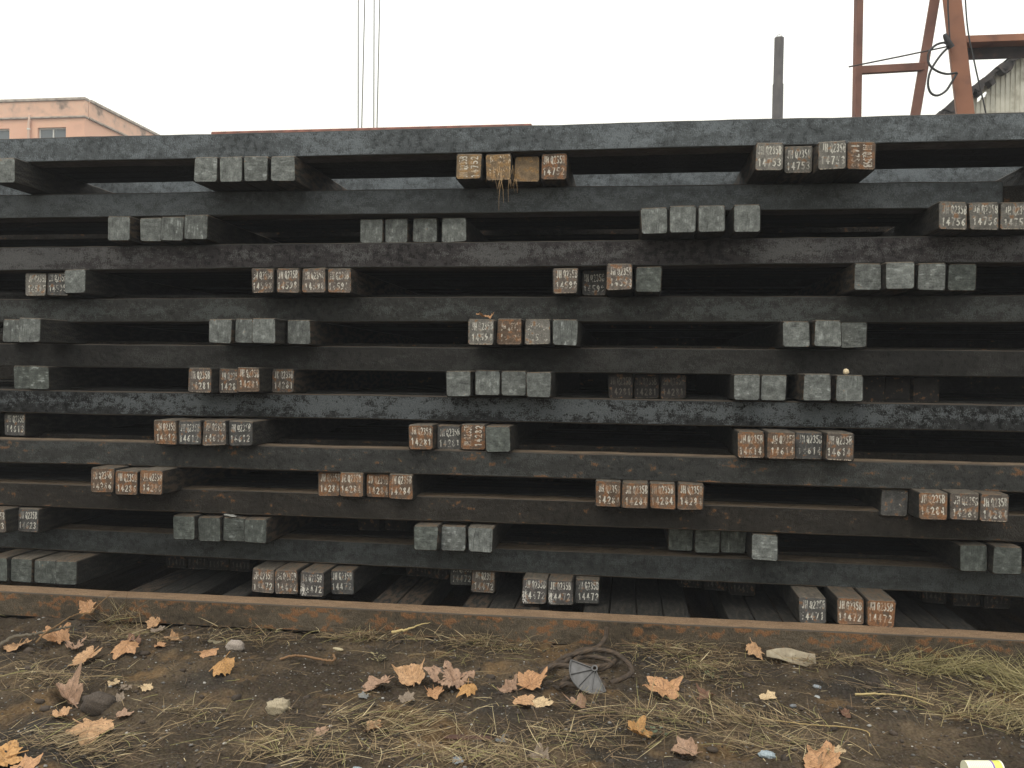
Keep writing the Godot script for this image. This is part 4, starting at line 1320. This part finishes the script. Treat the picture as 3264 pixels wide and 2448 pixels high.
	var names := ["leftmost thin steel hoist rope, nearly upright against the sky", "second hoist rope from left, crossing towards the right", "third hoist rope from left, nearly upright against the sky", "rightmost thin hoist rope, leaning right as it rises"]
	for q in 4:
		var sh := Shape.new()
		sh.tube(PackedVector3Array([Vector3(feet[q][0], 4.24, -4.0), Vector3(feet[q][1], 9.5, -4.0)]), 0.0058, 8)
		tag(put("hoist_rope", sh.mesh(wire)), names[q], "rope", "hoist ropes holding the lifting beam")

func build_shed() -> void:
	var o := Vector3(7.0, 0, -12)
	var shed := thing("sheet_shed", o, "shed of pale corrugated sheet with torn black roof edge, far right", "shed")
	var pale := worn(paint(206, 204, 190, 0.6), 0.012, [[0.0, Color8(150, 146, 130)], [0.4, Color8(196, 194, 180)], [1.0, Color8(218, 216, 204)]], 0.7, 41)
	var dark := worn(paint(52, 50, 50, 0.9), 0.02, [[0.0, Color8(34, 32, 32)], [0.5, Color8(54, 50, 48)], [1.0, Color8(84, 74, 66)]], 1.0, 42)
	# wall in sheets of eight ribs, the top cut to the roof slope; one sheet has a rusted hole
	var slope := 0.79
	var roof_at := func(x: float) -> float: return 6.95 + (x - 6.25) * slope
	for k in 5:
		var sh := Shape.new()
		var x0 := 5.6 + k * 0.68
		for r in 8:
			var x := x0 + r * 0.085
			var prof := [[0.0, 0.0], [0.058, 0.0], [0.066, 0.022], [0.077, 0.022], [0.085, 0.0]]
			for e in 4:
				var xa: float = x + prof[e][0]
				var xb: float = x + prof[e + 1][0]
				var za: float = prof[e][1]
				var zb: float = prof[e + 1][1]
				var nn := Vector3(za - zb, 0, xb - xa).normalized()
				var spans := [[0.0, 1.0]]
				if k == 1 and r >= 1 and r <= 2:
					spans = [[0.0, 0.955 + 0.004 * e], [0.974 - 0.003 * (r + e), 1.0]]
				for sp in spans:
					sh.flat(Vector3(xa, roof_at.call(xa) * sp[0], za) - Vector3(o.x, 0, 0), Vector3(xb, roof_at.call(xb) * sp[0], zb) - Vector3(o.x, 0, 0), Vector3(xb, roof_at.call(xb) * sp[1], zb) - Vector3(o.x, 0, 0), Vector3(xa, roof_at.call(xa) * sp[1], za) - Vector3(o.x, 0, 0), nn)
		put("wall_sheet", sh.mesh(pale), shed)
	# torn roof sheets overhanging the wall, thin plates with jagged lower ends
	for k in 9:
		var sh := Shape.new()
		var x := 5.55 + k * 0.23
		var y: float = roof_at.call(x)
		var n := 7
		var tops := []
		var lows := []
		for e in n + 1:
			var t := float(e) / n
			var px := x - 0.08 + t * 0.42
			var py := y - 0.05 + t * 0.42 * slope * 0.78
			tops.append(Vector3(px, py + 0.03 + rng.randf() * 0.05, 0.16))
			lows.append(Vector3(px + 0.02, py + 0.02 - pow(rng.randf(), 1.3) * 0.2, 0.22 + rng.randf() * 0.03))
		for e in n:
			var back := Vector3(0.1, 0.06, -1.6)
			sh.flat(lows[e] - o + Vector3(0, 0, -12), lows[e + 1] - o + Vector3(0, 0, -12), tops[e + 1] - o + Vector3(0, 0, -12), tops[e] - o + Vector3(0, 0, -12), Vector3(0, 0.2, 1).normalized())
			sh.flat(tops[e] - o + Vector3(0, 0, -12), tops[e + 1] - o + Vector3(0, 0, -12), tops[e + 1] - o + Vector3(0, 0, -12) + back, tops[e] - o + Vector3(0, 0, -12) + back, Vector3(-0.5, 0.8, 0).normalized())
			sh.flat(lows[e] - o + Vector3(0, 0, -12), lows[e + 1] - o + Vector3(0, 0, -12), lows[e + 1] - o + Vector3(0, 0, -12) + back, lows[e] - o + Vector3(0, 0, -12) + back, Vector3(0.5, -0.8, 0).normalized())
		put("roof_sheet", sh.mesh(dark), shed)

func _ready() -> void:
	rng.seed = 4711
	var cam := Camera3D.new()
	cam.name = "camera"
	cam.position = Vector3(0, 1.592, 5.369)
	cam.rotation_order = EULER_ORDER_YXZ
	cam.rotation_degrees = Vector3(-0.74, 7.53, 0.69)
	cam.fov = 47.27
	cam.near = 0.05
	cam.far = 1500.0
	cam.current = true
	add_child(cam)
	var env := Environment.new()
	env.background_mode = Environment.BG_SKY
	var im := Image.create(64, 64, false, Image.FORMAT_RGBF)
	for y in 64:
		var up := sin((0.5 - (y + 0.5) / 64.0) * PI)
		var t := clampf(up, 0.0, 1.0)
		var l := 0.99 + 1.75 * pow(t, 1.5)
		var warm := exp(-t * 5.0)
		for x in 64:
			im.set_pixel(x, y, Color(l * 1.02, l * (1.03 - 0.02 * warm), l * (1.03 - 0.34 * warm)) if up > -0.02 else Color(0.5, 0.47, 0.42))
	var pano := PanoramaSkyMaterial.new()
	pano.panorama = ImageTexture.create_from_image(im)
	var sky := Sky.new()
	sky.sky_material = pano
	env.sky = sky
	env.background_energy_multiplier = 1.0
	env.tonemap_mode = Environment.TONE_MAPPER_LINEAR
	env.tonemap_exposure = 1.0
	env.fog_enabled = true
	env.fog_density = 0.0021
	env.fog_light_color = Color(0.92, 0.93, 0.95)
	env.sdfgi_enabled = true
	env.ssao_enabled = true
	env.ssil_enabled = true
	var we := WorldEnvironment.new()
	we.name = "world_environment"
	we.environment = env
	add_child(we)
	var sun := DirectionalLight3D.new()
	sun.name = "sun"
	sun.light_energy = 0.25
	sun.light_color = Color(1.0, 0.95, 0.87)
	sun.light_angular_distance = 14.0
	sun.shadow_enabled = true
	sun.rotation_degrees = Vector3(-58, -24, 0)
	add_child(sun)

	coarse = field(0.012, 4, 11)
	medium = field(0.035, 5, 12)
	fine = field(0.13, 3, 13)
	bumps.seed = 5; bumps.frequency = 0.12; bumps.fractal_octaves = 3
	lumps.seed = 6; lumps.frequency = 0.5; lumps.fractal_octaves = 4
	end_steel = StandardMaterial3D.new()
	end_steel.roughness = 0.72
	end_steel.metallic_specular = 0.3
	long_steel = StandardMaterial3D.new()
	long_steel.roughness = 0.72
	long_steel.metallic_specular = 0.2
	build_ground()
	build_yard()

	# long courses, top one first
	course(1, 2.9809, 0.0012, 0.194, 0.0010, -6.3, 5.2, "blue grey long billet, topmost in the stack, against the sky")
	course(2, 2.6456, -0.0015, 0.033, -0.0008, -6.6, 2.105, "grey long billet ending at right, second course from the top")
	course(3, 2.3195, 0.0029, 0.039, 0.0012, -6.2, 5.6, "long billet with lacy scale marks, third course from the top")
	course(4, 1.9883, 0.0047, -0.052, 0.0018, -6.5, 5.4, "dull olive grey long billet, fourth course from the top")
	course(5, 1.6747, 0.0009, -0.103, 0.0014, -6.2, 5.5, "darkest smooth long billet, fifth course from the top")
	course(6, 1.3606, -0.0001, -0.039, 0.0016, -6.4, 5.3, "long billet with flaking black and grey scale, sixth course")
	course(7, 1.0273, -0.0017, 0.070, 0.0005, -6.1, 5.6, "long billet with broad dusty brown top, seventh course")
	course(8, 0.7340, -0.0007, 0.014, 0.0009, -6.5, 5.5, "dark brown long billet with rust streak, eighth course")
	course(9, 0.3922, -0.0057, -0.158, 0.0028, -6.3, 5.4, "blue grey long billet above the lowest row of billet ends")
	course(10, 0.0807, -0.0001, 0.260, -0.0011, -6.5, 5.3, "rusty orange long billet lying on the soil as front rail")

	# billets seen end on, bundle by bundle: x, y, z of the end's centre, look
	ends(1, 1, [[-3.902, 2.822, 0.308, "g"]])
	ends(1, 2, [[-2.590, 2.818, 0.254, "gh"], [-2.429, 2.817, 0.251, "gv"], [-2.269, 2.817, 0.251, "gh"], [-2.088, 2.812, 0.266, "g"]])
	ends(1, 3, [[-0.958, 2.815, 0.209, "y 14752 ccw"], [-0.781, 2.815, 0.191, "y 14752 worn"], [-0.617, 2.811, 0.140, "y 14752 faint"], [-0.452, 2.814, 0.175, "r 14752"]])
	ends(1, 4, [[0.769, 2.820, 0.282, "m 14753"], [0.939, 2.817, 0.216, "m 14753"], [1.099, 2.812, 0.325, "m 14753"], [1.271, 2.822, 0.259, "r 14753 cw"]])
	ends(2, 1, [[-3.233, 2.481, 0.135, "g"], [-3.042, 2.480, 0.091, "g"], [-2.879, 2.480, 0.126, "gv"], [-2.719, 2.485, 0.128, "gv"]])
	ends(2, 2, [[-1.617, 2.475, -0.016, "gv"], [-1.457, 2.475, -0.021, "gv"], [-1.276, 2.479, -0.025, "gv"], [-1.086, 2.476, -0.010, "gv"]])
	ends(2, 3, [[0.139, 2.486, 0.178, "gv"], [0.302, 2.490, 0.207, "gv"], [0.463, 2.489, 0.216, "gv"], [0.659, 2.486, 0.227, "gv"]])
	ends(2, 4, [[1.778, 2.493, 0.203, "m 14756"], [1.942, 2.489, 0.193, "m 14756"], [2.112, 2.495, 0.174, "m 14756"]])
	ends(3, 1, [[-3.900, 2.140, 0.008, "m 14595"], [-3.740, 2.140, 0.011, "d 14595"], [-3.580, 2.152, 0.073, "gs"]])
	ends(3, 2, [[-2.285, 2.152, 0.096, "p 14598"], [-2.117, 2.150, 0.111, "p 14598"], [-1.952, 2.151, 0.099, "p 14598"], [-1.792, 2.152, 0.087, "p 14598"]])
	ends(3, 3, [[-0.385, 2.151, 0.062, "p 14599"], [-0.216, 2.150, -0.067, "d 14599"], [-0.056, 2.160, 0.178, "p 14598"], [0.114, 2.157, 0.066, "gd"]])
	ends(3, 4, [[1.343, 2.161, 0.147, "gh"], [1.503, 2.163, 0.194, "gh"], [1.691, 2.161, 0.145, "gh"], [1.892, 2.169, 0.031, "gd"]])
	ends(4, 1, [[-4.070, 1.830, 0.000, "gv"], [-3.790, 1.826, 0.220, "gv"]])
	ends(4, 2, [[-2.557, 1.832, 0.114, "gv"], [-2.397, 1.834, 0.088, "gv"], [-2.237, 1.832, 0.183, "gv"], [-2.063, 1.831, 0.052, "gv"]])
	ends(4, 3, [[-0.876, 1.834, 0.174, "m 14598"], [-0.714, 1.840, 0.111, "r 14598 worn"], [-0.542, 1.839, 0.123, "m 14598 worn"], [-0.374, 1.834, 0.138, "gv"]])
	ends(4, 4, [[0.977, 1.837, 0.034, "gh"], [1.147, 1.842, 0.072, "gv"], [1.320, 1.840, -0.053, "gh"]])
	ends(5, 1, [[-4.065, 1.519, -0.100, "gd"], [-3.905, 1.519, -0.030, "gdh"]])
	ends(5, 2, [[-2.688, 1.518, 0.119, "p 14281"], [-2.528, 1.517, 0.037, "p 14281"], [-2.368, 1.528, 0.117, "r 14281"], [-2.208, 1.519, -0.048, "p 14281"]])
	ends(5, 3, [[-1.025, 1.519, 0.101, "gh"], [-0.854, 1.526, 0.065, "gv"], [-0.694, 1.527, 0.051, "gh"], [-0.531, 1.520, 0.130, "gh"]])
	ends(5, 4, [[0.697, 1.522, 0.041, "gh"], [0.860, 1.521, -0.017, "gh"], [1.081, 1.527, 0.118, "gh"], [1.274, 1.526, 0.071, "gv"]])
	ends(6, 1, [[-4.125, 1.198, -0.095, "d 14613"]])
	ends(6, 2, [[-2.894, 1.189, 0.163, "r 14612"], [-2.734, 1.188, 0.154, "d 14612"], [-2.555, 1.191, 0.185, "p 14612"], [-2.395, 1.190, 0.158, "d 14612"]])
	ends(6, 3, [[-1.256, 1.187, 0.114, "r 14281"], [-1.095, 1.185, 0.034, "d 14281"], [-0.935, 1.194, 0.072, "r 14282 ccw"], [-0.771, 1.189, 0.150, "gd"]])
	ends(6, 4, [[0.715, 1.190, 0.134, "r 14614 rim"], [0.875, 1.194, 0.188, "r 14614"], [1.038, 1.188, 0.117, "d 14614"], [1.198, 1.193, 0.190, "p 14614 rim"]])
	ends(7, 1, [[-3.282, 0.880, 0.221, "r 14286"], [-3.113, 0.872, 0.233, "r 14286"], [-2.943, 0.879, 0.241, "r 14286"]])
	ends(7, 2, [[-1.870, 0.871, 0.017, "r 14284"], [-1.703, 0.877, 0.069, "r 14284"], [-1.543, 0.874, 0.038, "r 14284"], [-1.383, 0.879, 0.090, "r 14284"]])
	ends(7, 3, [[-0.111, 0.876, 0.119, "r 14284"], [0.049, 0.878, 0.180, "r 14284"], [0.211, 0.873, 0.131, "r 14284"], [0.371, 0.875, 0.134, "r 14284"]])
	ends(7, 4, [[1.541, 0.862, 0.040, "d 14284 faint"], [1.701, 0.874, 0.211, "r 14284"], [1.861, 0.878, 0.213, "p 14284"], [2.021, 0.875, 0.209, "p 14284"]])
	ends(8, 1, [[-4.094, 0.579, 0.128, "p 14623"], [-3.934, 0.572, 0.029, "d 14623"]])
	ends(8, 2, [[-2.811, 0.571, 0.078, "gd"], [-2.651, 0.563, 0.047, "gd"], [-2.491, 0.563, 0.030, "gd"], [-2.331, 0.566, 0.070, "gd"]])
	ends(8, 3, [[-1.220, 0.568, 0.106, "gd"], [-1.060, 0.559, 0.030, "gh"], [-0.883, 0.565, 0.079, "gv"]])
	ends(8, 4, [[0.339, 0.571, -0.193, "gd"], [0.499, 0.571, -0.138, "gd"], [0.659, 0.570, -0.182, "gd"], [0.819, 0.570, 0.008, "gh"]])
	ends(8, 5, [[1.978, 0.559, 0.047, "gd"], [2.138, 0.566, 0.100, "gd"]])
	ends(9, 1, [[-4.111, 0.254, 0.087, "gd"], [-3.951, 0.247, 0.068, "gd"], [-3.791, 0.243, 0.055, "gd"], [-3.631, 0.244, 0.067, "gd"]])
	ends(9, 2, [[-2.303, 0.238, 0.013, "p 14472"], [-2.137, 0.242, 0.039, "p 14472 rim"], [-1.958, 0.241, 0.062, "w 14472 rim"], [-1.798, 0.233, -0.056, "d 14472"]])
	ends(9, 3, [[-1.082, 0.249, -0.358, "d 14472"], [-0.913, 0.242, -0.222, "p 14472"]])
	ends(9, 4, [[-0.555, 0.243, -0.008, "w 14472"], [-0.395, 0.243, -0.004, "w 14472"], [-0.235, 0.237, -0.096, "d 14472"]])
	ends(9, 5, [[1.084, 0.230, 0.093, "d 14471"], [1.290, 0.240, 0.114, "r 14472"], [1.455, 0.236, 0.123, "rr 14472"]])
	ends(1, 5, [[2.435, 2.801, 0.62, "g"], [2.597, 2.803, 0.55, "g"]])
	ends(6, 0, [[-4.36, 1.195, -0.02, "p"]], 2.9, "cut off by the left edge, sixth end row")
	# ends lying deeper in the stack, shade painted into their k look and dark tops
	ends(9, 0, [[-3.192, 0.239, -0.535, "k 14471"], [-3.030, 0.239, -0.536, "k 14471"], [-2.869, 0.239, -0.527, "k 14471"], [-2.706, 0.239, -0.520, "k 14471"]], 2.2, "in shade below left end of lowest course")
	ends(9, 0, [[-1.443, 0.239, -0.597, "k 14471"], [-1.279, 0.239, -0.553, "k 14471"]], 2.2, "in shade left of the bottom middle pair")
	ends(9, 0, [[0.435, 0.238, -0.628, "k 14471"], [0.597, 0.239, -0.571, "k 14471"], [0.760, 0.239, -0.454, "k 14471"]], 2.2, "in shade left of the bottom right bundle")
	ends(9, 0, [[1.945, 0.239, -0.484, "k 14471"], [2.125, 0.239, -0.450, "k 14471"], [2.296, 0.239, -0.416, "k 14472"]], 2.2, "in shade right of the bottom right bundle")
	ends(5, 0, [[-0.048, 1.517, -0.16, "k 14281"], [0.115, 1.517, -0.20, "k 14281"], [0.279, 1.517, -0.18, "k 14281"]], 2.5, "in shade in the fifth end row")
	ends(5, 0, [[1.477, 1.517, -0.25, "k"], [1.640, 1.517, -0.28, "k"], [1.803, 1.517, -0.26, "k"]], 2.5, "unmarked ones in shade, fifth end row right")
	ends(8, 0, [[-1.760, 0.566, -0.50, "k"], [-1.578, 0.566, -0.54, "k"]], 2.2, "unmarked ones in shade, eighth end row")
	# billets bedded in the ground behind the rail; their tops show, shade painted into the dark colour
	var beds := [
		[[-3.125, -2.963, -2.80], "behind the rail under the far left bundle"],
		[[-2.495], "behind the rail just left of the white smeared bundle"],
		[[-1.50, -1.338], "behind the rail left of the shaded pair 14472"],
		[[-0.92, -0.758, -0.596], "behind the rail between shaded pair and middle bundle"],
		[[-0.175, -0.012, 0.150, 0.312], "behind the rail right of the middle bottom bundle"],
		[[0.69, 0.852, 1.014], "behind the rail left of the bottom right bundle"],
		[[1.625, 1.787, 1.949], "behind the rail at the right end"],
	]
	for bed in beds:
		for k in bed[0].size():
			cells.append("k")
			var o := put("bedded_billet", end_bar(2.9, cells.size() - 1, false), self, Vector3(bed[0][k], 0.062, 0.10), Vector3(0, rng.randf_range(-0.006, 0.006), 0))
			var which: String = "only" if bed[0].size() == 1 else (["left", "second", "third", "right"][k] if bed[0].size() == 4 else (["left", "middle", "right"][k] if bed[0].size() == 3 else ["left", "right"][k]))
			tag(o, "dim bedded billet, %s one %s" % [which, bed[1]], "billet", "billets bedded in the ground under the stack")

	# the rest of the stack behind its face: what closes it to the light
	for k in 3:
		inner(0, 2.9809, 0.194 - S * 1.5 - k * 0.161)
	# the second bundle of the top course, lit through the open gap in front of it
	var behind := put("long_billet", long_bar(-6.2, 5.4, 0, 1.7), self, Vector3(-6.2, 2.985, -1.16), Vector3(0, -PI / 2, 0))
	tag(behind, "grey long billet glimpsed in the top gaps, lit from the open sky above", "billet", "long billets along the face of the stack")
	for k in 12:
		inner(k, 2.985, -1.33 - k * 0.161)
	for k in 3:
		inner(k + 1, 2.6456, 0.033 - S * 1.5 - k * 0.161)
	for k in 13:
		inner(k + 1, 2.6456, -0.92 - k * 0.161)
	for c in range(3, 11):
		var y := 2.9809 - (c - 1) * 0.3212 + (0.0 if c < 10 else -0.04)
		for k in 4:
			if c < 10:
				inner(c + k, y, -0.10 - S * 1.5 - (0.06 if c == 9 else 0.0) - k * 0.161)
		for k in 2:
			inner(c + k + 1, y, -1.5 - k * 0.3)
	for k in 19:  # solid rear rows at every level, added to keep the gaps dark
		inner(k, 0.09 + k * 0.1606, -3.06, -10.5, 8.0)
	for k in 19:  # second added row behind, for the same darkness
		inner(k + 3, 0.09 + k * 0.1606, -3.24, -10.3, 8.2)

	build_leaves()
	build_litter()
	build_grass()
	build_gravel()
	paint_ends()
	paint_long()
